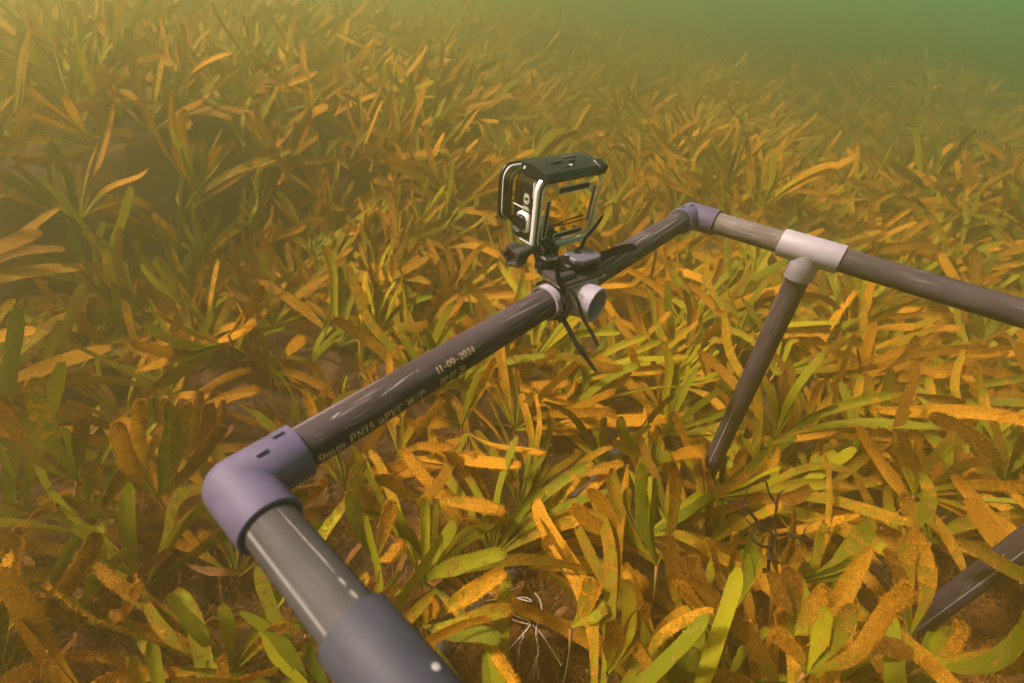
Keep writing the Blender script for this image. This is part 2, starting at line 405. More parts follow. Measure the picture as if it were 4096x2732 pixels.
# ---- printed lettering (stroke glyphs with serifs), wrapped round a pipe
def arc(cx, cy, rx, ry, a0, a1, n=16):
    return [(cx+rx*math.cos(math.radians(a0+(a1-a0)*k/n)), cy+ry*math.sin(math.radians(a0+(a1-a0)*k/n))) for k in range(n+1)]
T, H = .13, .05       # thick and thin stroke
G = {
 '0': (.62, [(T, arc(.31, .5, .22, .46, 60, -60)), (T, arc(.31, .5, .22, .46, 120, 240)), (H*1.3, arc(.31, .5, .22, .47, 40, 140)), (H*1.3, arc(.31, .5, .22, .47, 220, 320))]),
 '1': (.46, [(T, [(.25, .03), (.25, .97)]), (H, [(.08, .80), (.25, .95)]), (H*1.3, [(.07, .03), (.43, .03)])]),
 '2': (.62, [(T, arc(.31, .70, .21, .25, 60, -40)), (H*1.4, arc(.31, .70, .21, .25, 60, 170)), (.09, [(.12, .72), (.17, .66)]), (H*1.6, [(.47, .54), (.30, .28), (.09, .05)]), (T, [(.14, .07), (.30, .10), (.44, .05), (.54, .08)]), (H, [(.53, .06), (.56, .26)])]),
 '3': (.60, [(H*1.4, arc(.28, .73, .19, .23, 170, 60)), (T, arc(.28, .73, .19, .23, 60, -50)), (H, [(.24, .52), (.36, .52)]), (T, arc(.28, .28, .23, .26, 50, -60)), (H*1.4, arc(.28, .28, .22, .25, 190, 300)), (.09, [(.08, .26), (.12, .22)])]),
 '4': (.62, [(T, [(.42, .03), (.42, .97)]), (H*1.3, [(.42, .95), (.06, .32)]), (H*1.3, [(.05, .32), (.58, .32)]), (H*1.3, [(.28, .03), (.55, .03)])]),
 '5': (.60, [(H*1.5, [(.14, .93), (.14, .52)]), (T, [(.13, .92), (.48, .92)]), (T, arc(.28, .32, .23, .27, 70, -70)), (H*1.4, arc(.28, .32, .22, .27, 70, 140)), (H*1.4, arc(.28, .30, .21, .26, 190, 300))]),
 '7': (.58, [(T, [(.10, .91), (.52, .91)]), (H, [(.09, .95), (.09, .74)]), (T*.9, [(.52, .90), (.34, .50), (.26, .04)])]),
 '9': (.62, [(T, arc(.31, .64, .22, .32, 100, 255)), (H*1.4, arc(.31, .64, .22, .32, 255, 330)), (T, arc(.29, .5, .25, .46, 55, -60)), (H*1.4, arc(.29, .5, .25, .46, -60, -120)), (.09, [(.12, .14), (.17, .10)])]),
 '-': (.62, [(.07, [(.06, .42), (.56, .42)])]),
 ':': (.30, [(.13, [(.12, .62), (.15, .62)]), (.13, [(.12, .12), (.15, .12)])]),
 '.': (.26, [(.13, [(.10, .05), (.14, .05)])]),
 '/': (.55, [(H*1.6, [(.05, -.08), (.50, 1.05)])]),
 ' ': (.42, []),
 'm': (1.0, [(T, [(.16, .03), (.16, .64)]), (H, [(.04, .03), (.28, .03)]), (H, [(.04, .62), (.16, .62)]), (H*1.3, arc(.33, .45, .17, .19, 165, 20, 8)), (T, [(.50, .50), (.50, .03)]), (H, [(.39, .03), (.61, .03)]), (H*1.3, arc(.67, .45, .17, .19, 165, 20, 8)), (T, [(.84, .50), (.84, .03)]), (H, [(.72, .03), (.96, .03)])]),
 'u': (.66, [(T, [(.14, .64), (.14, .20)]), (H*1.4, arc(.30, .20, .16, .16, 180, 320, 8)), (T, [(.50, .64), (.50, .03)]), (H, [(.03, .63), (.16, .63)]), (H, [(.38, .63), (.50, .63)]), (H, [(.50, .03), (.62, .03)])]),
 'P': (.72, [(T, [(.18, .03), (.18, .97)]), (H, [(.04, .03), (.34, .03)]), (H, [(.04, .96), (.40, .96)]), (H, [(.18, .48), (.40, .48)]), (T, arc(.38, .72, .24, .24, 80, -80))]),
 'N': (.84, [(H*1.5, [(.15, .03), (.15, .97)]), (T, [(.13, .95), (.68, .05)]), (H*1.5, [(.68, .03), (.68, .97)]), (H, [(.04, .03), (.27, .03)]), (H, [(.56, .96), (.80, .96)])]),
 'V': (.80, [(T, [(.12, .96), (.40, .03)]), (H*1.5, [(.40, .03), (.68, .96)]), (H, [(.02, .96), (.24, .96)]), (H, [(.56, .96), (.78, .96)])]),
 'C': (.74, [(T, arc(.38, .5, .27, .46, 130, 230)), (H*1.4, arc(.38, .5, .27, .46, 130, 40)), (H*1.4, arc(.38, .5, .27, .46, 230, 320)), (H, [(.62, .96), (.62, .70)])]),
 'W': (1.08, [(T, [(.10, .96), (.32, .03)]), (H*1.5, [(.32, .03), (.54, .96)]), (T, [(.54, .96), (.76, .03)]), (H*1.5, [(.76, .03), (.98, .96)]), (H, [(.02, .96), (.22, .96)]), (H, [(.88, .96), (1.06, .96)])]),
 'L': (.62, [(T, [(.16, .0), (.16, 1.0)]), (T, [(.16, .05), (.56, .05)])]),
 'o': (.60, [(.14, arc(.30, .32, .20, .28, 0, 360, 18))]),
 'k': (.60, [(.13, [(.14, 0), (.14, 1)]), (.11, [(.16, .35), (.50, .68)]), (.11, [(.26, .42), (.52, 0)])]),
 'c': (.56, [(.13, arc(.30, .32, .20, .28, 45, 315, 14))]),
}
def text_strips(s, bold=1.0, slant=0.0):
    """2-D quads of a line of lettering, cap height 1"""
    quads = []; x = 0
    for ch in s:
        wd, strokes = G[ch]
        for w_, pts in strokes:
            fine = []
            for p, q in zip(pts, pts[1:]):
                n_ = max(1, int(math.hypot(q[0]-p[0], q[1]-p[1])/.12))
                fine += [(p[0]+(q[0]-p[0])*k/n_, p[1]+(q[1]-p[1])*k/n_) for k in range(n_)]
            fine.append(pts[-1]); row = []
            for k, p in enumerate(fine):
                a = fine[max(0, k-1)]; c = fine[min(len(fine)-1, k+1)]
                dx, dy = c[0]-a[0], c[1]-a[1]; l_ = math.hypot(dx, dy) or 1; ww = w_*bold/2
                row.append(((p[0]-dy/l_*ww+x, p[1]+dx/l_*ww), (p[0]+dy/l_*ww+x, p[1]-dx/l_*ww)))
            for a, c in zip(row, row[1:]): quads.append([a[0], a[1], c[1], c[0]])
        x += wd+.06
    return quads, x
def wrap_text(s, x0, x1, th_base, th_top, parent, mtx, name='printing', bold=1.0, r=R, lift=.00018):
    q, wd = text_strips(s, bold); bm = bmesh.new(); k = 0
    for quad in q:
        k += 1
        vs_ = []
        for (a, c) in quad:
            X = x0+(x1-x0)*a/wd; th = math.radians(th_base+(th_top-th_base)*c); rr = r+lift+(k % 7)*.000006
            vs_.append(bm.verts.new(Vector((X, rr*math.cos(th), rr*math.sin(th)))))
        bm.faces.new(vs_)
    me = bpy.data.meshes.new(name); bm.to_mesh(me); bm.free()
    o = link(name, me, parent, [mtx])
    o.matrix_parent_inverse = PM.get(parent.name, Matrix()).inverted()
    return o
wrap_text('11-09-2024', .1310, .1685, 152, 130, main, M_INK, 'printed_date', 1.15)
wrap_text('00:07:39', .1315, .1560, 196, 169, main, M_INK, 'printed_time', 1.1)
wrap_text('1.9mm PN15 uPVC W/P', .0335, .1180, 197, 169, main, M_INK, 'printed_size', 1.2)
# raised moulded characters on the near elbow
wrap_text('0 1 ', .0205, .0335, 186, 172, eA, M_FIT, 'moulded_mark', 1.3, RO, .0005)
# long pale scratches cut into the pipes
def scratch(pts, w_, parent, r=R, m=None, axis='x', cx=0.0):
    bm = bmesh.new(); row = []
    pp = []
    for (a, c) in zip(pts, pts[1:]):
        for k in range(8): pp.append((a[0]+(c[0]-a[0])*k/8, a[1]+(c[1]-a[1])*k/8))
    pp.append(pts[-1]); n_ = len(pp)
    for k, (x, th) in enumerate(pp):
        ww = w_*math.sin(math.pi*(k+.3)/(n_-.4))**.5*(0.6+.8*random.random())/r*57.3/2
        jit = random.uniform(-.5, .5)
        vv = []
        for s in (-1, 1):
            a = math.radians(th+jit+s*ww); rr = r+.00012
            vv.append(bm.verts.new(Vector((x, rr*math.cos(a), rr*math.sin(a))) if axis == 'x' else Vector((cx+rr*math.cos(a), x, rr*math.sin(a)))))
        row.append(vv)
    for a, c in zip(row, row[1:]): bm.faces.new((a[0], a[1], c[1], c[0]))
    me = bpy.data.meshes.new('scratch'); bm.to_mesh(me); bm.free()
    o = link('scratch', me, parent, [m or M_SCR]); o.matrix_parent_inverse = PM.get(parent.name, Matrix()).inverted()
M_SCR = simple('scraped_plastic', (.30, .27, .28), .7, noise=.3, scale=900)
scratch([(.0874, 122), (.100, 116), (.1167, 109)], .0007, main)
scratch([(.1185, 109), (.1200, 112)], .0009, main)
scratch([(.2025, 113), (.235, 121), (.2649, 128.5)], .0005, main)
scratch([(.055, 106), (.062, 101)], .0009, main)
scratch([(.338, 147), (.39, 134), (.434, 112), (.47, 106)], .0010, main)
scratch([(.335, 120), (.36, 116), (.42, 106)], .0007, main)
scratch([(.335, 160), (.42, 150), (.50, 140), (.545, 136)], .0006, main)
scratch([(.44, 120), (.50, 118), (.53, 112)], .0008, main)
scratch([(.235, 168), (.262, 160)], .0006, main); scratch([(.20, 150), (.23, 155)], .0005, main)
for k in range(60):
    x = random.uniform(.04, .53); th = random.uniform(95, 185)
    if x > .25 and x < .34 or .122 < x < .172: continue
    if random.random() < .6: scratch([(x, th), (x+random.uniform(.003, .014), th+random.uniform(-3, 3))], random.uniform(.00012, .0003), main)
    else: scratch([(x, th), (x+random.uniform(-.001, .001), th+random.uniform(6, 18))], random.uniform(.0001, .0002), main)
near_pipe = [c for c in fr.children if c.name.startswith('pipe')][4]
scratch([(-.036, 70), (-.06, 68), (-.078, 66), (-.085, 66)], .0006, near_pipe, axis='y')
scratch([(-.088, 66), (-.0935, 66)], .0013, near_pipe, axis='y'); scratch([(-.096, 65), (-.1015, 65)], .0013, near_pipe, axis='y')

# ------------------------------------------------------------------ action camera in its clear housing
ex = Vector((.98, -.198, 0)).normalized(); ez = Vector((-.197, -.980, -.022)).normalized(); ey = ez.cross(ex).normalized(); ez = ex.cross(ey)
CM = Matrix(((ex.x, ey.x, ez.x, .3210), (ex.y, ey.y, ez.y, .0215), (ex.z, ey.z, ez.z, .0685), (0, 0, 0, 1)))
gp = empty('action_camera', (0, 0, 0), 'small action camera in a clear dive housing with black latch on top', 'action camera')
gp.matrix_world = CM @ Matrix.Translation((0, -.0022, 0)) @ Matrix.Diagonal((1.01, 1.125, 1.03, 1))
def rrect(w_, h_, r, n=8, cx=0, cy_=0):
    pts = []
    for (sx, sy, a0) in ((1, 1, 0), (-1, 1, 90), (-1, -1, 180), (1, -1, 270)):
        for k in range(n+1):
            a = math.radians(a0+90*k/n); pts.append((cx+sx*(w_/2-r)+r*math.cos(a), cy_+sy*(h_/2-r)+r*math.sin(a)))
    return pts
def loft(bm, rings, close0=True, close1=True, M=None):
    """rings: list of (pts2d, z)"""
    vs_ = [[bm.verts.new((M or Matrix()) @ Vector((x, y, z))) for x, y in pts] for pts, z in rings]
    n_ = len(vs_[0])
    for a, c in zip(vs_, vs_[1:]):
        for k in range(n_): bm.faces.new((a[k], a[(k+1) % n_], c[(k+1) % n_], c[k]))
    if close0: bm.faces.new(vs_[0][::-1])
    if close1: bm.faces.new(vs_[-1])
    return vs_
def ring_loft(bm, wo, ho, ro, wi, hi, ri, z0, z1, be=.0006, cx=0, cy_=0):
    """a rounded rectangular ring with bevelled edges"""
    A = lambda e, z: (rrect(wo-2*e, ho-2*e, ro-e, 8, cx, cy_), z)
    B = lambda e, z: (rrect(wi+2*e, hi+2*e, ri+e, 8, cx, cy_), z)
    rs = [A(0, z0+be), A(0, z1-be), A(be*.3, z1-be*.3), A(be, z1), B(be, z1), B(be*.3, z1-be*.3), B(0, z1-be), B(0, z0+be), B(be, z0), A(be, z0), A(0, z0+be)]
    vs_ = [[bm.verts.new(Vector((x, y, z))) for x, y in pts] for pts, z in rs[:-1]]; vs_.append(vs_[0]); n_ = len(vs_[0])
    for a, c in zip(vs_, vs_[1:]):
        for k in range(n_): bm.faces.new((a[k], a[(k+1) % n_], c[(k+1) % n_], c[k]))
# clear shell
bm = bmesh.new()
loft(bm, [(rrect(.068, .054, .009), -.0335), (rrect(.071, .057, .010), -.032), (rrect(.073, .059, .011), -.028), (rrect(.0745, .060, .011), -.006), (rrect(.0745, .060, .011), -.0045)])
bm_obj('clear_shell', bm, gp, [M_CLEAR], 30)
# back door: rims with the clear frame's reflections put into their colour, round a mirroring window
bm = bmesh.new(); ring_loft(bm, .0780, .0630, .0120, .0715, .0565, .0100, -.0045, .0008, .0012)
bm_obj('door_rim', bm, gp, [M_SILVER_GLINT], 60)
bm = bmesh.new(); ring_loft(bm, .0712, .0562, .0098, .0690, .0540, .0090, -.0030, .0014, .0006)
bm_obj('dark_reflection_ring', bm, gp, [M_BODY, M_SILVER_GLINT], 60)  # dark reflection in the clear door frame, put into a ring's colour
bm = bmesh.new(); ring_loft(bm, .0686, .0536, .0088, .0672, .0522, .0083, -.0020, .0024, .0006)
bm_obj('inner_rim', bm, gp, [M_SILVER_GLINT], 60)
bm = bmesh.new(); loft(bm, [(rrect(.0670, .0520, .008), -.0012), (rrect(.0670, .0520, .008), .0008)])
WT = Matrix.Translation((0, 0, .0004)) @ Matrix.Rotation(math.radians(4), 4, 'X')
bmesh.ops.transform(bm, matrix=WT, verts=bm.verts)
bm_obj('rear_window', bm, gp, [M_MIRROR], 30)
for (cx, cy_, w_, h_) in ((.0020, .0192, .0390, .0058), (.0045, -.0200, .0370, .0052), (-.0262, -.0030, .0056, .0330), (.0280, .0020, .0040, .0330)):
    bm = bmesh.new(); r_ = min(w_, h_)/2*.95
    ring_loft(bm, w_, h_, r_, w_-.0014, h_-.0014, r_-.0006, .0004, .0015, .0003, cx, cy_)
    bmesh.ops.transform(bm, matrix=WT, verts=bm.verts)
    o = bm_obj('rib', bm, gp, [M_SILVER_GLINT], 60)
    bm = bmesh.new(); loft(bm, [(rrect(w_-.0013, h_-.0013, r_-.0006, 8, cx, cy_), .0003), (rrect(w_-.0013, h_-.0013, r_-.0006, 8, cx, cy_), .0010)])
    bmesh.ops.transform(bm, matrix=WT, verts=bm.verts)
    bm_obj('rubber_pad', bm, o, [M_SLOT], 30)
# camera body inside the shell
bm = bmesh.new(); box(bm, (.001, .004, -.0180), (.0660, .0440, .0215), None, .004, 4)
body = bm_obj('camera_body', bm, gp, [M_BODY])
# lens port: square clear tunnel with a black front frame
bm = bmesh.new()
loft(bm, [(rrect(.0500, .0440, .010, 8, -.0145, .006), -.0480), (rrect(.0500, .0440, .010, 8, -.0145, .006), -.0335)])
bm_obj('lens_port', bm, gp, [M_CLEAR], 30)
bm = bmesh.new(); ring_loft(bm, .0535, .0480, .0120, .0420, .0370, .0080, -.0500, -.0462, .0010, -.0145, .006)
bm_obj('port_frame', bm, gp, [M_BLACK], 50)
bm = bmesh.new(); ring_loft(bm, .0510, .0455, .0110, .0470, .0415, .0090, -.0456, -.0436, .0008, -.0145, .006)
bm_obj('port_rim', bm, gp, [M_SILVER_GLINT], 50)
bm = bmesh.new(); ring_loft(bm, .0470, .0415, .0100, .0430, .0375, .0080, -.0378, -.0355, .0008, -.0145, .006)
bm_obj('port_rim', bm, gp, [M_SILVER_GLINT], 50)
# latch on top
bm = bmesh.new()
prof = [(.0065, .0278), (.0072, .0300), (.0050, .0345), (-.0060, .0362), (-.0180, .0372), (-.0270, .0365), (-.0290, .0345), (-.0290, .0285), (-.0250, .0270)]
ringsv = []
for x, sc_, dz in ((-.0345, .92, 0), (-.0335, 1.0, 0), (.0300, 1.0, 0), (.0330, .97, 0), (.0345, .90, 0)):
    mz = -.0115; my = .0315
    ringsv.append([bm.verts.new((x, my+(y-my)*sc_, mz+(z-mz)*sc_)) for z, y in prof])
n_ = len(prof)
for a, c in zip(ringsv, ringsv[1:]):
    for k in range(n_): bm.faces.new((a[k], a[(k+1) % n_], c[(k+1) % n_], c[k]))
bm.faces.new(ringsv[0][::-1]); bm.faces.new(ringsv[-1])
box(bm, (.029, .0325, .0030), (.0105, .0075, .0120), Matrix.Rotation(.35, 4, 'X'), .0015, 3)
latch = bm_obj('latch', bm, gp, [M_BLACK], 30)
for (x, z, w_, d_, mt) in ((-.011, -.0110, .0120, .0050, M_HOLE_SHADE), (-.004, -.0025, .0140, .0040, M_HOLE_SHADE), (.006, -.0085, .0090, .0040, M_HOLE_SHADE), (.010, -.0180, .0150, .0055, M_MOUNT)):
    bm = bmesh.new(); y = .0362+(.0010 if z < -.006 else -.0006)-.0002
    box(bm, (x, y, z), (w_, .0012, d_), Matrix.Rotation(-.12, 4, 'X'), .0005, 2); bm_obj('recess_plate', bm, latch, [mt])  # solid plates; the shade of the recesses is put into their dark colour
for (x, z) in ((-.002, -.0020), (.0085, -.0075)):
    bm = bmesh.new(); lathe(bm, [(.0001, -.0012), (.0016, -.0012), (.0016, .0012), (.0001, .0012)], (x, .0352, z), (1, 0, 0), 16)
    bm_obj('hinge_bar', bm, latch, [M_SILVER_GLINT])
bm = bmesh.new(); lathe(bm, [(.0001, .0012), (.0011, .0010), (.0014, 0), (.0014, -.002)], (-.0345, .0325, -.0225), (-1, 0, 0), 20); bm_obj('hinge_pin', bm, latch, [M_SILVER_GLINT])
# side button and its clear boss
bm = bmesh.new(); Mx = Matrix.Translation((-.0360, -.0075, -.0150)) @ Matrix.Rotation(-math.pi/2, 4, 'Y')
loft(bm, [(rrect(.0165, .0165, .005), 0), (rrect(.0160, .0160, .005), .0030), (rrect(.0130, .0130, .0045), .0042), (rrect(.0120, .0120, .004), .0036)], M=Mx)
boss = bm_obj('button_boss', bm, gp, [M_SILVER_GLINT], 40)
bm = bmesh.new(); loft(bm, [(rrect(.0108, .0112, .0035), .0036), (rrect(.0108, .0112, .0035), .0060), (rrect(.0098, .0102, .0030), .0066)], M=Mx)
bm_obj('side_button', bm, gp, [M_BLACK], 40)
# moulded fins on the side wall and the model figure on the body behind it
for (y, z) in ((.0030, -.020), (.0200, -.0060), (-.0230, -.0080)):
    bm = bmesh.new(); box(bm, (-.0372, y, z), (.0010, .0008 if y < .01 else .0120, .0220 if y < .01 else .0010), None, .0003, 2); bm_obj('moulded_edge', bm, gp, [M_SILVER_GLINT])
q, wd = text_strips('10', 1.9)
bm = bmesh.new()
for quad in q:
    bm.faces.new([bm.verts.new(Vector((-.0378, .0010+.0150*a/wd, -.0150+.0075*(c-.3)))) for a, c in quad])
me = bpy.data.meshes.new('model_figure'); bm.to_mesh(me); bm.free()
link('model_figure', me, gp, [simple('grey_print', (.34, .33, .30), .5)])
# two fingers under the housing
for x in (-.0045, .0045):
    bm = bmesh.new(); box(bm, (x, -.0355, -.0150), (.0032, .0120, .0130), None, .0012, 2); bm_obj('mounting_finger', bm, gp, [M_CLEAR])

# ------------------------------------------------------------------ camera mount on the tee
mo = empty('camera_mount', (XC+.001, .002, RO), 'black clip-on camera mount with thumbscrew strapped to the white tee', 'camera mount')
mo.scale = (1.16, 1.16, 1.08)
rz = Matrix.Rotation(math.radians(-14), 4, 'Z')
def mp_(x, y, z): return rz @ Vector((x, y, z))
def mbox(name, c, s, m_, bev=.001, rot=None, parent=None):
    bm = bmesh.new(); box(bm, (0, 0, 0), s, None, bev, 3); o = bm_obj(name, bm, parent or mo, [m_])
    o.matrix_local = rz @ Matrix.Translation(Vector(c)) @ (rot or Matrix())
    return o
mbox('adhesive_pad', (.003, -.002, .0012), (.046, .035, .0018), M_ADH, .0007)
bm = bmesh.new(); loft(bm, [(rrect(.047, .036, .007), .0022), (rrect(.046, .035, .007), .0052), (rrect(.040, .030, .006), .0060)])
o = bm_obj('base_plate', bm, mo, [M_MOUNT], 30); o.matrix_local = rz @ Matrix.Translation((.003, -.002, 0))
mbox('side_rail', (-.013, -.013, .0080), (.018, .006, .0060), M_MOUNT, .0018)
mbox('side_rail', (-.013, .011, .0080), (.018, .006, .0060), M_MOUNT, .0018)
mbox('buckle_body', (.006, -.002, .0100), (.028, .019, .0085), M_BLACK, .0012)
mbox('buckle_body', (.0205, -.001, .0100), (.0055, .025, .0110), M_BLACK, .0010)
bm = bmesh.new()
hexp = [(-.013, -.006), (-.008, -.0105), (.010, -.0105), (.013, -.007), (.013, .007), (.010, .0105), (-.008, .0105), (-.013, .006)]
loft(bm, [(hexp, .0140), (hexp, .0168), ([(x*.93, y*.9) for x, y in hexp], .0176)])
o = bm_obj('release_tab', bm, mo, [M_BUCK], 30); o.matrix_local = rz @ Matrix.Translation((.009, -.006, .0022))
# arm with fingers up to the housing
mbox('arm', (-.010, .012, .0095), (.016, .014, .0130), M_BLACK, .0030)
for dx in (-.0062, 0, .0062):
    bm = bmesh.new(); lathe(bm, [(.0001, -.0014), (.0070, -.0014), (.0074, -.001), (.0074, .001), (.0070, .0014), (.0001, .0014)], (0, 0, 0), (1, 0, 0), 32)
    o = bm_obj('hinge_finger', bm, mo, [M_BLACK]); o.matrix_local = rz @ Matrix.Translation((-.008+dx, .018, .0158))
bm = bmesh.new(); lathe(bm, [(.0001, 0), (.0030, 0), (.0030, .036), (.0001, .036)], (0, 0, 0), (-1, 0, 0), 20)
scw = bm_obj('thumbscrew', bm, mo, [M_BLACK]); scw.matrix_local = rz @ Matrix.Translation((.004, .018, .0158)) @ Matrix.Rotation(math.radians(10), 4, 'Y')
bm = bmesh.new(); rgs = []
for s, r0, lob in ((.0, .0042, .0), (.006, .0050, .1), (.011, .0082, .16), (.017, .0092, .18), (.020, .0085, .18), (.0202, .0062, .12), (.0170, .0052, .1)):
    rgs.append([bm.verts.new((-s, r0*(1+lob*math.cos(5*a))*math.cos(a), r0*(1+lob*math.cos(5*a))*math.sin(a))) for a in [2*math.pi*k/60 for k in range(60)]])
for a, c in zip(rgs, rgs[1:]):
    for k in range(60): bm.faces.new((a[k], a[(k+1) % 60], c[(k+1) % 60], c[k]))
bm.faces.new(rgs[0]); bm.faces.new(rgs[-1])
kn = bm_obj('knob', bm, scw, [M_MOUNT], 50); kn.matrix_local = Matrix.Translation((-.0290, 0, 0)) @ Matrix.Rotation(math.radians(8), 4, 'Z') @ Matrix.Rotation(math.radians(-12), 4, 'Y')

# ------------------------------------------------------------------ cable ties
def strap(pts, wid, thick=.0012, normals=None, taper=True, teeth=True):
    """ribbon of real thickness through 3-D points"""
    P = [np.array(p, float) for p in pts]
    # Catmull-Rom
    S = []
    for i in range(len(P)-1):
        p0 = P[max(0, i-1)]; p1 = P[i]; p2 = P[i+1]; p3 = P[min(len(P)-1, i+2)]
        for k in range(8):
            u = k/8; S.append(.5*((2*p1)+(-p0+p2)*u+(2*p0-5*p1+4*p2-p3)*u*u+(-p0+3*p1-3*p2+p3)*u**3))
    S.append(P[-1]); bm = bmesh.new(); prev = None; n_ = len(S)
    for k, p in enumerate(S):
        T_ = nrm(S[min(n_-1, k+1)]-S[max(0, k-1)])
        if normals is None: Nn = nrm(CAM-p)
        else:
            f = k/(n_-1)*(len(normals)-1); a = int(min(f, len(normals)-2)); Nn = nrm(np.array(normals[a])*(1-(f-a))+np.array(normals[a+1])*(f-a))
        S_ = nrm(np.cross(T_, Nn)); Nn = nrm(np.cross(S_, T_))
        ww = wid*(1 if not taper else min(1, .35+.65*(n_-1-k)/5.)); th = thick*(1.0 if not (teeth and k % 2) else .8)
        ring = [bm.verts.new(Vector(p+S_*a*ww/2+Nn*c*th/2)) for a, c in ((-1, -1), (1, -1), (1, 1), (-1, 1))]
        if prev:
            for j in range(4): bm.faces.new((prev[j], prev[(j+1) % 4], ring[(j+1) % 4], ring[j]))
        else: bm.faces.new(ring[::-1])
        prev = ring
    bm.faces.new(prev); return bm
def z2(a, c, d): return at(2000+a*.2551, 950+c*.2551, d)
def head(bm, P, T_, s=(.0085, .0065, .0065)):
    T_ = Vector(T_).normalized(); V_ = Vector(tuple(CAM))-Vector(tuple(P)); Y_ = V_.cross(T_).normalized(); Z_ = T_.cross(Y_)
    M = Matrix((T_, Y_, Z_)).transposed().to_4x4(); box(bm, tuple(P), s, M, .0009, 2)
D0 = .425
print('depths', [round(proj(p)[2], 3) for p in ((XC, 0, 0), (XC-.03, 0, 0), (XC, -.03, 0), (XC, .004, .035))])
def tie(label, runs, heads, wid=.0045):
    root = empty('cable_tie', (0, 0, 0), label, 'cable tie', 'black cable ties holding the camera mount')
    root.location = Vector(tuple(runs[0][0]))
    for k, pts in enumerate(runs):
        bm = strap([np.array(p)-np.array(root.location) for p in pts], wid)
        # strap() aims its flat side at the photographer's side of the frame
        bm_obj('tail' if k else 'band', bm, root, [M_TIE], 40)
    for P, T_ in heads:
        bm = bmesh.new(); head(bm, np.array(P)-np.array(root.location), T_); bm_obj('locking_head', bm, root, [M_TIE])
    return root
dC = proj((XC-.012, -.016, .01))[2]
def dn(p, dd): return p
tie('black cable tie over the mount, its broad ribbed tail hanging lowest below the tee',
    [[z2(950, 340, dC-.024), z2(905, 400, dC-.026), z2(895, 520, dC-.024), z2(930, 680, dC-.020), z2(985, 830, dC-.014), z2(1020, 950, dC-.012)],
     [z2(1040, 980, dC-.014), z2(1090, 1040, dC-.020), z2(1085, 1140, dC-.020), z2(1010, 1230, dC-.010), z2(930, 1270, dC-.002), z2(800, 1275, dC+.006)],
     [z2(960, 1240, dC-.004), z2(1080, 1440, dC-.006), z2(1180, 1640, dC-.008), at(2385, 1487, dC-.010)]],
    [(z2(1030, 985, dC-.012), z2(1060, 1080, dC)-z2(1020, 900, dC)), (z2(960, 1245, dC-.003), z2(1080, 1440, dC)-z2(960, 1240, dC))], .0050)
tie('thin black cable tie draped beside the open socket, pointed tail down to the right',
    [[z2(1010, 790, dC-.014), z2(1120, 850, dC-.020), z2(1200, 960, dC-.022), z2(1250, 1100, dC-.022), z2(1300, 1260, dC-.020)],
     [z2(1300, 1260, dC-.020), z2(1390, 1420, dC-.022), z2(1470, 1560, dC-.024), at(2394, 1386, dC-.026)]], [], .0034)
tie('black cable tie with thin tail pointing up past the housing',
    [[z2(700, 370, dC+.002), z2(850, 335, dC-.004), z2(1000, 315, dC-.006), z2(1190, 310, dC-.002)],
     [z2(1190, 270, dC+.004), z2(1290, 120, dC+.012), z2(1350, 0, dC+.02), at(2382, 905, dC+.03), at(2414, 859, dC+.04)]],
    [(z2(1195, 280, dC+.004), z2(1290, 120, dC)-z2(1190, 270, dC))], .0030)
tie('black cable tie with long flat tail lying out over the far pipe',
    [[z2(1250, 400, dC+.016), z2(1400, 370, dC+.016), z2(1600, 290, dC+.020), z2(1800, 215, dC+.026), z2(2000, 165, dC+.034), z2(2140, 150, dC+.040)]], [], .0078)
tie('black cable tie ring closed tightly round the collar of the tee',
    [[(XC-.024, RO*1.04*math.cos(a), RO*1.04*math.sin(a)) for a in [math.radians(20+k*14) for k in range(19)]]], [], .0040)

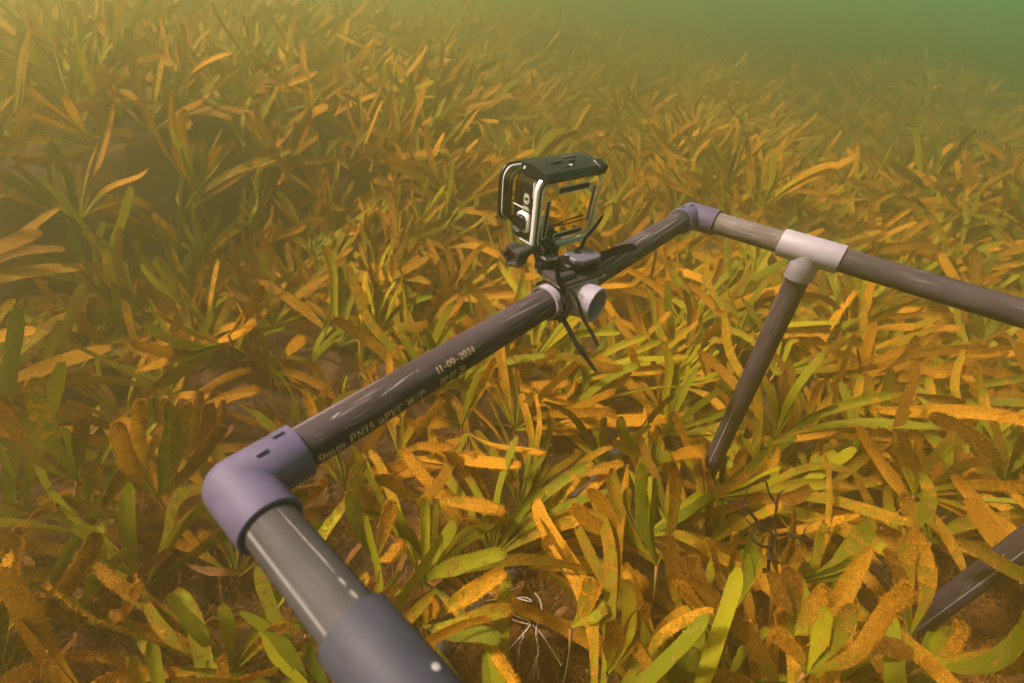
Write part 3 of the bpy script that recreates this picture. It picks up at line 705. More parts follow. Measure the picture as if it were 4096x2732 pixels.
# ------------------------------------------------------------------ seagrass
def leaf(base, ctrl, tip, width, normal, foul, nu, nw, rng, hairs=0, twist=0.0, blunt=.5, hair_len=.0038, base_w=.20):
    """one strap leaf: quadratic curve, cupped, edges a little wavy, fringed with tiny hairs"""
    base, ctrl, tip = (np.asarray(p, float) for p in (base, ctrl, tip))
    t_ = (1-(1-np.linspace(0, 1, nu+1))**1.45)[:, None]
    P = (1-t_)**2*base+2*t_*(1-t_)*ctrl+t_**2*tip
    L0 = np.linalg.norm(tip-base); wob = np.cross(nrm(tip-base), nrm(normal))*L0*rng.normal(0, .035)+nrm(normal)*L0*rng.normal(0, .03)
    P = P+wob*np.sin(t_*rng.uniform(4, 7.5))*t_
    Tn = 2*(1-t_)*(ctrl-base)+2*t_*(tip-ctrl); Tn /= np.linalg.norm(Tn, axis=1, keepdims=True)+1e-9
    S = np.cross(Tn, np.broadcast_to(normal, Tn.shape)); S /= np.linalg.norm(S, axis=1, keepdims=True)+1e-9
    Nn = np.cross(S, Tn)
    a = twist*t_; S2 = S*np.cos(a)+Nn*np.sin(a); N2 = Nn*np.cos(a)-S*np.sin(a)
    tt = t_[:, 0]; x = np.clip(tt/.62, 0, 1); prof = (base_w+(1-base_w)*(x*x*(3-2*x)))*(1-.20*np.clip((tt-.62)/.38, 0, 1)**1.3)
    e0 = 1-.09-.10*(1-blunt); y = np.clip((tt-e0)/(1-e0), 0, 1); prof = prof*np.sqrt(np.clip(1-y**2.2*(1.0-.16*blunt), .02, 1))
    prof = prof*(1+.07*np.sin(tt*rng.uniform(8, 16)+rng.uniform(0, 6))+rng.normal(0, .02, len(tt)))
    v = np.linspace(-1, 1, nw+1)
    w2 = width/2*prof
    cup = rng.uniform(-.10, .32); wav = rng.normal(0, .05, (nu+1, nw+1))*.5
    off = (cup*(v[None]**2-.3)+wav)*w2[:, None]
    V = P[:, None]+S2[:, None]*(v[None, :, None]*w2[:, None, None])+N2[:, None]*off[:, :, None]
    fl = foul*(.28+.9*np.clip(tt*1.25, 0, 1))[:, None]+.10*np.abs(v)[None]*foul+0*v[None]
    lr = rng.random()
    A = np.stack([fl, np.full_like(fl, lr), np.broadcast_to(tt[:, None], fl.shape), np.ones_like(fl)], -1)
    i = np.arange(nu)[:, None]*(nw+1)+np.arange(nw)[None]
    F = np.stack([i, i+1, i+nw+2, i+nw+1], -1).reshape(-1, 4)
    V = V.reshape(-1, 3); A = A.reshape(-1, 4); HV = np.zeros((0, 3)); HA = np.zeros((0, 4))
    if hairs:
        n = int(hairs*(.25+foul))
        u = rng.uniform(.12, 1, n)**.8*nu; k = np.minimum(u.astype(int), nu-1); f = (u-k)[:, None]
        edge = rng.random(n) < .45
        vv = np.where(edge, np.sign(rng.normal(size=n))*rng.uniform(.88, 1, n), rng.uniform(-1, 1, n))
        Pc = P[k]*(1-f)+P[k+1]*f; Sc = S2[k]; Nc = N2[k]; wc = (w2[k]*(1-f[:, 0])+w2[k+1]*f[:, 0])
        q = Pc+Sc*(vv*wc)[:, None]+Nc*(cup*(vv**2-.3)*wc)[:, None]
        d = Sc*np.where(edge, np.sign(vv)*1.0, rng.normal(0, .5, n))[:, None]+Nc*np.where(edge, rng.normal(0, .5, n), np.sign(rng.normal(size=n))*.8)[:, None]+Tn[k]*rng.normal(.15, .5, n)[:, None]+rng.normal(0, .25, (n, 3))
        d /= np.linalg.norm(d, axis=1, keepdims=True)
        ln = hair_len*rng.uniform(.25, 1, n)**1.5*(.45+.7*foul)*(.5+.7*u/nu)
        sd_ = np.cross(d, rng.normal(size=(n, 3))); sd_ /= np.linalg.norm(sd_, axis=1, keepdims=True)
        hw = (.00020+.00024*rng.random(n))[:, None]
        tipb = q+d*ln[:, None]
        HV = np.stack([q-sd_*hw-d*.0003, q+sd_*hw-d*.0003, tipb], 1).reshape(-1, 3)
        fo = np.clip(foul*1.1+.25, 0, 1.4)
        HA = np.tile(np.array([[fo, lr, .5, 1]]), (len(HV), 1)); HA[:, 1] = np.repeat(np.clip(lr+rng.normal(0, .15, n), 0, 1), 3)
    return V, F, A, HV, HA
class Acc:
    def __init__(s): s.V = []; s.F4 = []; s.F3 = []; s.A = []; s.n = 0
    def add(s, V, F, A, HV=None, HA=None):
        s.V.append(V); s.F4.append(F+s.n); s.A.append(A); s.n += len(V)
        if HV is not None and len(HV):
            s.V.append(HV); s.A.append(HA); s.F3.append(np.arange(len(HV)).reshape(-1, 3)+s.n); s.n += len(HV)
    def arrays(s):
        return np.concatenate(s.V), (np.concatenate(s.F4) if s.F4 else np.zeros((0, 4), int)), (np.concatenate(s.F3) if s.F3 else np.zeros((0, 3), int)), np.concatenate(s.A)
    def mesh(s, name):
        V, F4, F3, A = s.arrays(); return np_mesh(name, V, [F4, F3], A)
def tube(pts, rad, seg=6, look=None):
    P = np.asarray(pts, float); n = len(P); rad = np.broadcast_to(rad, (n,))
    T_ = np.gradient(P, axis=0); T_ /= np.linalg.norm(T_, axis=1, keepdims=True)+1e-9
    ref = np.array([.3, .9, .2]); S = np.cross(T_, ref); S /= np.linalg.norm(S, axis=1, keepdims=True)+1e-9; B = np.cross(T_, S)
    a = np.arange(seg)*2*math.pi/seg
    V = P[:, None]+rad[:, None, None]*(S[:, None]*np.cos(a)[None, :, None]+B[:, None]*np.sin(a)[None, :, None])
    i = np.arange(n-1)[:, None]*seg+np.arange(seg)[None]; j = np.arange(n-1)[:, None]*seg+(np.arange(seg)[None]+1) % seg
    F = np.stack([i, j, j+seg, i+seg], -1).reshape(-1, 4)
    lk = np.zeros(n) if look is None else np.asarray(look, float)
    A = np.ones((n, seg, 4)); A[:, :, 0] = lk[:, None]
    return V.reshape(-1, 3), F, A.reshape(-1, 4)
def stem_arrays(acc, top, down, sheath=True, rng=RNG, seg=8):
    top = np.asarray(top, float); down = np.asarray(down, float)
    mid = (top+down)/2+rng.normal(0, .006, 3); t_ = np.linspace(0, 1, 9)[:, None]
    P = (1-t_)**2*top+2*t_*(1-t_)*mid+t_**2*down
    s = t_[:, 0]; ln = np.linalg.norm(down-top)
    sh = min(.022/max(ln, .02), .5)
    rad = .0011+.0022*np.clip(1-np.abs(s-sh*.35)/sh, 0, 1)*(1 if sheath else 0); look = np.where(s < sh, 1.0, np.where(s < sh*1.8, .6, .1+.4*rng.random()))
    acc.add(*tube(P, rad, seg, look))
def shoot_proto(rng, foul_c, nu, nw, hairs, nleaf=None, scale=1.0):
    """a fan of strap leaves in two ranks; outer ones older, longer, browner and more bent"""
    acc = Acc(); n = nleaf or rng.integers(7, 12)
    plane = 0.0; pd = np.array([math.cos(plane), math.sin(plane), 0]); pn = np.array([-pd[1], pd[0], 0])
    for k in range(n):
        s = (-1)**k; o = (k+.6)/n                                   # 0 inner, 1 outer
        ang = s*math.radians(4+56*o**1.15+rng.normal(0, 5)); L_ = scale*(.090+.090*min(1, o*1.5)+rng.normal(0, .016))*(1 if o < .9 else .85)
        out = pd*math.sin(ang)+np.array([0, 0, 1])*math.cos(ang)+pn*rng.normal(0, .16)
        out = nrm(out); a2 = ang+s*rng.normal(.40, .35)*(.25+o)
        a2 += rng.choice([-1, 1], p=[.4, .6])*s*abs(rng.normal(0, .42)); late = nrm(pd*math.sin(a2)+np.array([0, 0, 1])*math.cos(a2)+pn*rng.normal(0, .30))
        ctrl = out*L_*.5; tip = ctrl+late*L_*.52
        nv = nrm(pn+pd*rng.normal(0, .45)+rng.normal(0, .2, 3))
        foul = np.clip(foul_c+(o-.40)*.95+rng.normal(0, .12), 0, 1.15)
        if rng.random() < .1: tip = ctrl+(tip-ctrl)*.45
        acc.add(*leaf([0, 0, 0], ctrl, tip, scale*rng.uniform(.0122, .0170)*(.70+.36*o), nv, foul, nu, nw, rng, hairs, rng.normal(0, .35), rng.uniform(.5, 1)))
    return acc

# ---- where the shoots stand
HEROES = [  # label, base (photo px /1.742), z of the fork, stem foot px or None, leaves (px, py, fouling[, width, length])
 ('tall open fan of green and orange leaves on a thin stem beside the buried pipe', (1508, 1298), -.335, (1485, 1560), [(1315, 1155, .95), (1358, 1118, .85), (1402, 1075, .55), (1436, 1120, .35, .011), (1470, 1062, .30), (1496, 1100, .15, .010), (1547, 1060, .80)]),
 ('large bright yellow-green fan with outstretched lower leaves on a pink stem', (2052, 1040), -.40, (2048, 1100), [(1868, 968, .95), (1920, 872, .85), (1915, 928, .8), (1985, 855, .55), (2022, 850, .45), (2052, 900, .08, .012), (2088, 880, .6), (2178, 935, .2), (2242, 960, .95)]),
 ('seagrass shoot at the foot of the middle leg, leaves sweeping up to the right', (1656, 1140), -.38, (1633, 1180), [(1707, 1022, .9), (1778, 1026, .6), (1794, 1075, .25), (1830, 1078, .4), (1861, 1121, .95), (1620, 1080, .85, .010), (1705, 1070, .1, .011)]),
 ('upright green-centred shoot just left of the dark branching twig', (1691, 1394), -.345, (1660, 1530), [(1616, 1245, .98), (1683, 1225, .6), (1724, 1208, .2), (1760, 1230, .5), (1700, 1260, .05, .010)]),
 ('shoot with two long bristly orange leaves leaning left, near the frame\'s bottom edge', (1645, 1440), -.34, (1640, 1560), [(1531, 1229, 1.), (1591, 1275, .95), (1570, 1330, .9)]),
 ('green shoot with a broad leaf reaching right, beside the dark branching twig', (1832, 1332), -.345, (1800, 1500), [(2002, 1190, .35, .020), (1964, 1278, .2, .018), (1815, 1208, .2), (1906, 1208, .4), (1850, 1290, .05, .010)]),
 ('upright thick orange furred leaves standing right in front of the branching twig', (1790, 1330), -.325, (1790, 1500), [(1815, 1140, 1.1, .017), (1770, 1225, .8), (1835, 1250, .9)]),
 ('orange shoot with a twisted pair of leaves below the branching twig', (1823, 1457), -.33, (1820, 1600), [(1782, 1316, .95), (1812, 1300, .95), (1790, 1400, .9), (1900, 1350, .9), (1880, 1420, .6)]),
 ('shoot at the bottom with one huge arching orange leaf', (1850, 1545), -.31, None, [(2101, 1366, 1.05, .024, .19), (1960, 1390, .5), (1900, 1400, .3), (1780, 1450, .9)]),
 ('shoot in the bottom right corner with very broad smooth green leaf', (2130, 1525), -.30, None, [(2370, 1415, .22, .028, .18), (2375, 1490, .75, .018), (2010, 1486, .95), (2209, 1430, .98, .012), (2180, 1440, .2)]),
 ('upright pair of speckled leaves left of the bottom right leg', (2089, 1453), -.34, None, [(2078, 1225, .65, .017), (2109, 1216, .75), (2031, 1262, .98), (2134, 1332, .15, .010), (2040, 1380, .9)]),
 ('dark green upright v-shaped shoot above the bottom right leg', (2068, 1262), -.37, None, [(1964, 1088, .55), (2035, 1117, .35, .012), (2126, 1092, .35), (2080, 1130, .8)]),
 ('upright green shoot right of the large bright fan, above the corner leg', (2172, 1183), -.37, None, [(2155, 1059, .8), (2200, 1022, .55), (2228, 1040, .85), (2240, 1085, .9), (2185, 1070, .1, .011)]),
 ('small upright shoot with clear green heart left of the middle leg', (1671, 923), -.40, (1672, 960), [(1599, 810, .75), (1625, 793, .5), (1675, 868, .05, .012), (1654, 822, .45), (1700, 850, .5), (1720, 880, .8)]),
 ('pinkish-brown fan with long side leaves right under the far elbow', (1561, 835), -.39, (1585, 880), [(1477, 725, .95), (1507, 692, .85), (1540, 645, .35), (1574, 666, .7), (1603, 700, 1.), (1683, 722, .95)]),
 ('narrow folded shoot with yellow-green core below the short pale pipe', (1696, 780), -.39, None, [(1690, 666, .9), (1725, 641, .3), (1744, 668, .55), (1710, 700, .1, .012), (1650, 700, .9)]),
 ('slim upright shoot with orange outer leaves right of the middle leg', (1837, 1003), -.39, (1840, 1060), [(1789, 860, .95), (1814, 830, .65), (1836, 900, .15), (1873, 927, .3), (1880, 870, .9), (1800, 940, .9)]),
 ('shoot with curled green leaf left of the middle leg\'s foot', (1498, 1062), -.385, None, [(1420, 957, .3), (1408, 1010, .5), (1517, 1003, 0, .014), (1620, 1041, .98), (1540, 1045, .3)]),
 ('cluster of green leaves topped by bristly orange ones under the right-hand pipe', (2045, 788), -.40, None, [(1974, 687, .35), (1978, 733, .45), (2037, 668, 1.1), (2092, 704, .12), (2060, 690, .9), (2120, 750, .9)]),
 ('green spiky shoot at the far right below the pipe', (2222, 906), -.40, None, [(2190, 770, .4), (2228, 767, .3), (2262, 805, .5), (2322, 885, .85), (2134, 864, .08), (2240, 840, .1, .012)]),
 ('dark shaded fan with green undersides pointing left, upper left of the near elbow', (509, 790), -.30, (530, 830), [(357, 711, .75), (331, 755, .35), (300, 790, .95), (417, 832, .05), (319, 904, .9), (319, 856, .9), (385, 800, .2)]),
 ('dark brown leaf standing up beside the shaded fan', (525, 770), -.30, None, [(602, 657, 1.15), (560, 720, .9)]),
 ('green leaf shoot bending left just above the shaded fan', (432, 706), -.33, None, [(324, 607, .12, .013), (360, 590, .3), (470, 620, .9), (400, 640, .8)]),
 ('pale green crescent-leaved shoot to the left of the shaded fan', (308, 702), -.34, None, [(190, 600, .85), (238, 574, .35), (290, 600, .3), (320, 640, .6), (210, 690, .9)]),
 ('large olive fan with pink sheath at the left edge', (179, 1105), -.34, (170, 1300), [(6, 906, .85), (85, 865, .55, .019), (140, 985, .02, .015), (190, 960, .7), (70, 1190, .95, .012), (235, 1070, .5, .010)]),
 ('brown feathery upright fan left of the near elbow', (363, 1143), -.34, None, [(258, 970, .98), (316, 918, .9), (384, 921, .45), (404, 962, .15, .012), (425, 921, .55), (480, 926, .98), (515, 980, 1.05)]),
 ('green and mustard shoot fanned out just under the printed pipe', (1060, 980), -.36, None, [(1137, 823, .8), (1100, 856, .1), (1016, 900, .85), (958, 966, .95), (1060, 870, .5)]),
 ('shoot with long drooping orange leaves below the printed pipe', (1075, 995), -.35, None, [(1254, 1039, .98), (961, 1167, .95), (1180, 1120, .9), (1000, 1050, .9)]),
 ('brown bristly arched leaves lying over the dark hollow', (985, 1150), -.36, None, [(1159, 1182, 1.1, .018), (1100, 1200, .8), (860, 1100, .9)]),
 ('upright dark green leaf right of the near elbow', (863, 1290), -.35, None, [(832, 1054, .45, .016), (900, 1150, .95), (930, 1250, 1.), (800, 1180, .9)]),
 ('stiff speckled grey-green leaves right of the tangled string', (1311, 1440), -.35, None, [(1354, 1325, .6, .016), (1376, 1340, .85, .010), (1393, 1392, .4)]),
 ('upright green shoot between the string and the tall open fan', (1396, 1545), -.34, None, [(1436, 1331, .45, .015), (1478, 1389, .95), (1399, 1426, .98), (1450, 1440, .6)]),
 ('smooth green leaves reaching right over the drilled pipe', (968, 1436), -.36, None, [(1180, 1386, .55, .015), (1151, 1465, .2, .016), (1162, 1316, .85), (1000, 1380, .8)]),
 ('olive leaf crossing the buried pipe above the string', (1335, 1356), -.38, None, [(1250, 1231, .6, .013), (1240, 1320, .9)]),
 ('tiny bright green five-leaved shoot over the buried pipe', (1242, 1196), -.39, (1265, 1250), [(1195, 1152, 0, .008, .06), (1218, 1155, .05, .008, .06), (1253, 1136, 0, .009, .06), (1276, 1158, .1, .008, .06)]),
 ('large dark tuft with many finger-like leaves spreading left on the far left bank', (239, 335), -.125, None, [(62, 195, .9), (24, 262, .85), (27, 286, .3), (29, 334, .1, .02), (27, 363, .9), (36, 375, 1.), (79, 228, .8), (157, 218, .9), (191, 232, 1.), (232, 228, .9), (270, 200, .95), (110, 300, .5)]),
 ('upright shoot with bright orange furry leaf on the left bank', (451, 438), -.17, None, [(403, 214, .95, .012), (403, 335, 1.1, .018), (465, 320, .4), (506, 329, .9), (431, 250, .7), (311, 208, .9, .010), (380, 300, .2)]),
 ('spreading shoot with dark-tipped leaves pointing right on the left bank', (649, 372), -.17, None, [(707, 273, .95), (731, 307, .9), (680, 276, .4), (789, 350, .95), (714, 353, .3), (581, 243, .9), (567, 255, .9), (630, 290, .6)]),
 ('small grey-green shoot with looping leaves below the hanging tie tails', (1330, 930), -.38, None, [(1285, 830, .5), (1340, 820, .4), (1375, 880, .3), (1440, 860, .5), (1270, 900, .8)]),
]
K = 4096/2351.0
hero_bases = []; HCIRC = []
def build_heroes():
    for hi, (label, bp, z, foot, leaves) in enumerate(HEROES):
        rng = np.random.default_rng(100+hi)
        base_ = on_z(bp[0]*K, bp[1]*K, z); hero_bases.append(base_)
        xs_ = [l[0] for l in leaves]+[bp[0]]; ys_ = [l[1] for l in leaves]+[bp[1]]
        if z < -.2: HCIRC.append(((max(xs_)+min(xs_))/2*K, (max(ys_)+min(ys_))/2*K, .42*K*max(max(xs_)-min(xs_), max(ys_)-min(ys_)), proj(base_)[2]))
        root = empty('seagrass_shoot', tuple(base_), label, 'seagrass shoot')
        acc = Acc()
        for lf in leaves:
            x, y, fo = lf[:3]; wd = lf[3] if len(lf) > 3 else rng.uniform(.0135, .0175); Ln = lf[4] if len(lf) > 4 else None
            if Ln is None:                     # length from how long it looks at that depth, with some foreshortening
                px = math.hypot(x-bp[0], y-bp[1])*K; d = proj(base_)[2]; Ln = min(.19, max(.05, px*d/FPX*(1.12 if d < .95 else 1.03)))
            tip = at_len(base_, x*K, y*K, Ln)-base_
            gz = float(ground(*(tip+base_)[:2])); tip[2] = max(tip[2], gz+.02-base_[2])
            view = nrm(CAM-base_); side = nrm(np.cross(tip, view))
            sgn = 1 if (x < bp[0]) else -1
            ctrl = tip*.5+np.array([0, 0, 1])*Ln*rng.uniform(-.02, .10)+side*Ln*rng.normal(0, .09)+side*sgn*Ln*-.08+view*Ln*rng.uniform(-.12, .02)
            nv = nrm(view+side*rng.normal(0, .5)+np.array([0, 0, .3])+rng.normal(0, .15, 3))
            acc.add(*leaf([0, 0, 0], ctrl, tip, wd*1.08, nv, fo, 34, 6, rng, 1700, rng.normal(0, .35), rng.random()))
        link('leaf_fan', acc.mesh('leaf_fan'), root, [M_LEAF])
        g = float(ground(base_[0], base_[1]))
        down = np.array([rng.normal(0, .01), rng.normal(0, .01), g-base_[2]-.01])
        if foot is not None:
            q = on_z(foot[0]*K, foot[1]*K, g)-base_
            if np.linalg.norm(q) < .35: down = q
        sa = Acc(); stem_arrays(sa, [0, 0, 0], down, True, rng); link('stem', sa.mesh('stem'), root, [M_STEM])
build_heroes()
HB = np.array(hero_bases)

HOLES = [(1165, 1470, 115), (1185, 1580, 95), (1680, 1040, 42), (1640, 1090, 36), (2260, 1330, 50), (2190, 1400, 45), (2330, 1440, 70), (2260, 1460, 70), (2190, 1490, 60), (2300, 1590, 90), (1290, 1200, 38), (1225, 1275, 42), (1150, 1370, 50), (1060, 1450, 50), (1075, 1235, 60), (2300, 1510, 60), (1480, 930, 28), (860, 1420, 45)]
LEGV = [(2335, 1285, 75, .66), (2275, 1335, 75, .66), (2215, 1385, 65, .66), (2165, 1425, 50, .66), (1700, 900, 42, .62), (1672, 965, 42, .64), (1648, 1025, 38, .66)]
def scatter():
    g = .067; pts = []
    xs = np.arange(-1.4, 8.5, g); ys = np.arange(-3.2, 8.5, g)
    X, Y = np.meshgrid(xs, ys); X = X.ravel(); Y = Y.ravel()
    d = np.hypot(X-CAM[0], Y-CAM[1])
    keep = (d < 7.5) & (RNG.random(len(X)) < np.where(Y-.25*X > .8, .8, 1.0)*np.where(d < .95, .50, np.where(d < 1.6, .62, np.where(d < 3, .72, .55))))
    X = X[keep]+RNG.uniform(-.6, .6, keep.sum())*g; Y = Y[keep]+RNG.uniform(-.5, .5, keep.sum())*g
    Zg = ground(X, Y); hgt = np.clip(RNG.normal(.075, .03, len(X)), .02, .15)+.13*(vnoise(X, Y, 3, 8)-.5)
    Z = Zg+np.clip(hgt, .015, .2)
    v = (np.stack([X, Y, Z], 1)-CAM) @ MR
    dep = -v[:, 2]; ok = dep > .12
    X, Y, Z, Zg, dep, v = X[ok], Y[ok], Z[ok], Zg[ok], dep[ok], v[ok]
    u = 2048+FPX*v[:, 0]/dep; w_ = 1366-FPX*v[:, 1]/dep; mar = 420/np.maximum(dep, .35)
    ok = (u > -mar) & (u < 4096+mar) & (w_ > -300) & (w_ < 2732+mar)
    for (hx, hy, hr) in HOLES: ok &= np.hypot(u-hx*K, w_-hy*K) > hr*K
    P = np.stack([X, Y, Z], 1)
    dh = np.min(np.linalg.norm(P[:, None, :2]-HB[None, :, :2], axis=2), axis=1); ok &= dh > .035
    for (hx, hy, hr, hd) in LEGV:
        for k in range(6): ok &= ~((np.hypot(u-hx*K, w_-k*28*K-hy*K) < hr*K) & (dep < hd))
    for (cx_, cy_, cr_, cd_) in HCIRC: ok &= ~((np.hypot(u-cx_, w_-cy_+40) < cr_) & (dep < cd_+.03) & (dep > .2) & (RNG.random(len(u)) < .85))
    # keep clear of the legs
    for (lx, ly) in ((L, -YD), (L, YF), (0, YE), (0, YF)): ok &= np.hypot(X-lx, Y-ly) > .03
    ok &= ~(dep < .44)
    P, u, w_, dep, Zg = P[ok], u[ok], w_[ok], dep[ok], Zg[ok]
    return P, u, w_, dep, Zg
SP, SU, SV, SD, SG = scatter()
order = np.argsort(SD); SP, SU, SV, SD, SG = SP[order], SU[order], SV[order], SD[order], SG[order]
inframe = (SU > -60) & (SU < 4156) & (SV < 2800) & (SV > 0)
idx_ind = np.where(inframe)[0][:300-len(HEROES)]
print('shoots', len(SP), 'individual to depth', SD[idx_ind[-1]])

FCS = [.20, .40, .58, .80]
PROT = []
for k in range(26):
    rng = np.random.default_rng(500+k); fc = FCS[k % 4]
    acc = shoot_proto(rng, fc, 22, 4, 1050); me = acc.mesh('leaf_fan'); me.materials.append(M_LEAF)
    sa = Acc(); stem_arrays(sa, [0, 0, 0], [rng.normal(0, .01), rng.normal(0, .01), -.13], True, rng); ms = sa.mesh('stem'); ms.materials.append(M_STEM)
    PROT.append((me, ms, fc))
def lean(p, rng):                     # how the water combs a shoot: tilt (rad) and heading
    a = .55+(vnoise(p[0], p[1], 1.6, 21)-.5)*1.8+rng.normal(0, .30)
    return float(np.clip(rng.normal(.46, .22), 0, 1.0)), float(a)
SWELL = math.atan2(-.76, .65)
def SC(p): return 1.15+.16*float(np.clip((p[1]-.25*p[0]-.7)/.4, 0, 1))
LOOK = {.20: 'green', .40: 'green and mustard', .58: 'mustard-brown', .80: 'orange furry'}
def region(u, v):
    x, y = u/K, v/K
    line = 985-.547*(x-665)                     # upper edge of the printed pipe
    if x > 1860 and y > 1150: return 'around the dark leg in the bottom right corner'
    if y > 1180 and 1250 < x <= 1860: return 'round the branching twig and buried pipe'
    if x < 600 and y > 1180: return 'below and left of the near elbow'
    if 600 <= x <= 1250 and y > max(line+90, 980): return 'under the printed pipe around the dark hollow'
    if x > 1850 and y > 640: return 'right of the middle leg under the far pipe'
    if 1250 < x <= 1850 and y > 640: return 'inside the frame left of the middle leg'
    if x <= 600 and y > 780: return 'at the left edge level with the near elbow'
    if x < 700: return 'on the left beyond the shaded dark fan'
    if x < 1300: return 'above the printed pipe left of the camera'
    return 'behind the camera and far elbow'
for n_, i in enumerate(idx_ind):
    rng = np.random.default_rng(9000+int(i)); me, ms, fc = PROT[rng.integers(len(PROT))]
    reg = region(SU[i], SV[i]); lab = '%s strap-leaved seagrass shoot %s' % (LOOK[fc], reg)
    r = empty('seagrass_shoot', tuple(SP[i]), lab, 'seagrass shoot', '%s seagrass shoots %s' % (LOOK[fc], reg))
    tl, hd = lean(SP[i], rng); s = float(rng.uniform(.80, 1.20))*SC(SP[i])
    Mr = Matrix.Rotation(hd, 4, 'Z') @ Matrix.Rotation(tl, 4, 'Y') @ Matrix.Rotation(math.pi/2+float(rng.normal(0, .35)), 4, 'Z')
    a = bpy.data.objects.new('leaf_fan', me); COL.objects.link(a); a.parent = r; a.matrix_local = Mr @ Matrix.Scale(s, 4)
    b_ = bpy.data.objects.new('stem', ms); COL.objects.link(b_); b_.parent = r
    b_.matrix_local = Matrix.Diagonal((1, 1, float((SP[i][2]-SG[i]+.01)/.13), 1))
# ---- everything beyond: one mass of shoots, simpler with distance
def rotm(hd, tl, sp):
    c, s = math.cos, math.sin
    Z1 = np.array([[c(hd), -s(hd), 0], [s(hd), c(hd), 0], [0, 0, 1]]); Y1 = np.array([[c(tl), 0, s(tl)], [0, 1, 0], [-s(tl), 0, c(tl)]])
    Z2 = np.array([[c(sp), -s(sp), 0], [s(sp), c(sp), 0], [0, 0, 1]]); return Z1@Y1@Z2
def lod(nu, nw, hairs, n, seed):
    o = []
    for k in range(n):
        rng = np.random.default_rng(seed+k); fc = FCS[k % 4]; o.append(shoot_proto(rng, fc, nu, nw, hairs).arrays())
    return o
L1 = lod(14, 3, 260, 24, 700); L2 = lod(8, 2, 0, 24, 800)
mass_V = []; mass_4 = []; mass_3 = []; mass_A = []; cnt = 0
ind = set(idx_ind.tolist())
for i in range(len(SP)):
    if i in ind: continue
    rng = np.random.default_rng(9000+i); P_ = (L1 if SD[i] < 1.6 else L2)[rng.integers(24)]
    tl, hd = lean(SP[i], rng); s = rng.uniform(.80, 1.35)*SC(SP[i])
    V = (P_[0]*s) @ rotm(hd, tl, math.pi/2+rng.normal(0, .38)).T+SP[i]; A = P_[3].copy(); A[:, 1] = (A[:, 1]+rng.random()*.5) % 1
    mass_V.append(V); mass_A.append(A); mass_4.append(P_[1]+cnt)
    if len(P_[2]): mass_3.append(P_[2]+cnt)
    cnt += len(V)
me = np_mesh('seagrass_meadow', np.concatenate(mass_V), [np.concatenate(mass_4), np.concatenate(mass_3)], np.concatenate(mass_A))
o = link('seagrass_meadow', me, None, [M_LEAF]); o['kind'] = 'stuff'
tag(o, 'dense olive and orange seagrass meadow fading away into green water', 'seagrass')
print('meadow verts', cnt)

# ------------------------------------------------------------------ fluffy brown algae and dead bits between the shoots
def algae():
    rng = np.random.default_rng(5); Vs = []; As = []; 
    N_ = 12000
    u = rng.uniform(-100, 4200, N_); v = rng.uniform(500, 2850, N_)**1.0
    extra = []
    for (cx, cy_, r_, n) in ((1165, 1460, 110, 900), (1080, 1220, 90, 1100), (620, 620, 40, 260), (400, 1150, 100, 700), (330, 1230, 90, 500), (1500, 930, 50, 300), (2250, 1480, 120, 500), (880, 1400, 90, 500), (140, 700, 60, 250), (430, 1000, 70, 400), (1470, 770, 40, 250), (1640, 1000, 50, 250), (2000, 1120, 60, 300), (1700, 470, 50, 120)):
        a = rng.uniform(0, 6.28, n); rr = r_*np.sqrt(rng.random(n)); extra.append(np.stack([(cx+rr*np.cos(a))*K, (cy_+rr*np.sin(a))*K], 1))
    E_ = np.concatenate([np.stack([u, v], 1)]+extra)
    for (a, c) in E_:
        P = on_z(a, c, -.45)
        if np.linalg.norm(P-CAM) > 2.2: continue
        g = float(ground(P[0], P[1])); n = rng.integers(8, 16)
        hgt = rng.uniform(.0, .07)*(1 if rng.random() < .6 else .4)
        c0 = np.array([P[0], P[1], g+hgt]); 
        p = c0+rng.normal(0, .006, (n, 3)); d = rng.normal(0, 1, (n, 3)); d[:, 2] = np.abs(d[:, 2])*.7; d /= np.linalg.norm(d, axis=1, keepdims=True)
        ln = rng.uniform(.006, .022, n)[:, None]; hw = rng.uniform(.0002, .00055, n)[:, None]
        s = np.cross(d, rng.normal(0, 1, (n, 3))); s /= np.linalg.norm(s, axis=1, keepdims=True)
        mid = p+d*ln*.5+rng.normal(0, .002, (n, 3)); tip = mid+d*ln*.5+rng.normal(0, .003, (n, 3))
        Vs.append(np.stack([p-s*hw, p+s*hw, mid+s*hw*.8, mid-s*hw*.8, tip], 1).reshape(-1, 3))
        A = np.ones((n*5, 4)); A[:, 0] = rng.uniform(.2, 1.1); A[:, 1] = np.repeat(rng.random(n), 5); As.append(A)
    V = np.concatenate(Vs); A = np.concatenate(As); k = np.arange(len(V)//5)[:, None]*5
    me = np_mesh('algae_tangle', V, [k+np.array([[0, 1, 2, 3]]), k+np.array([[3, 2, 4]])], A)
    o = link('algae_tangle', me, None, [M_FUZZ]); o['kind'] = 'stuff'; tag(o, 'fluffy brown filamentous algae and debris between the shoots', 'algae')
algae()
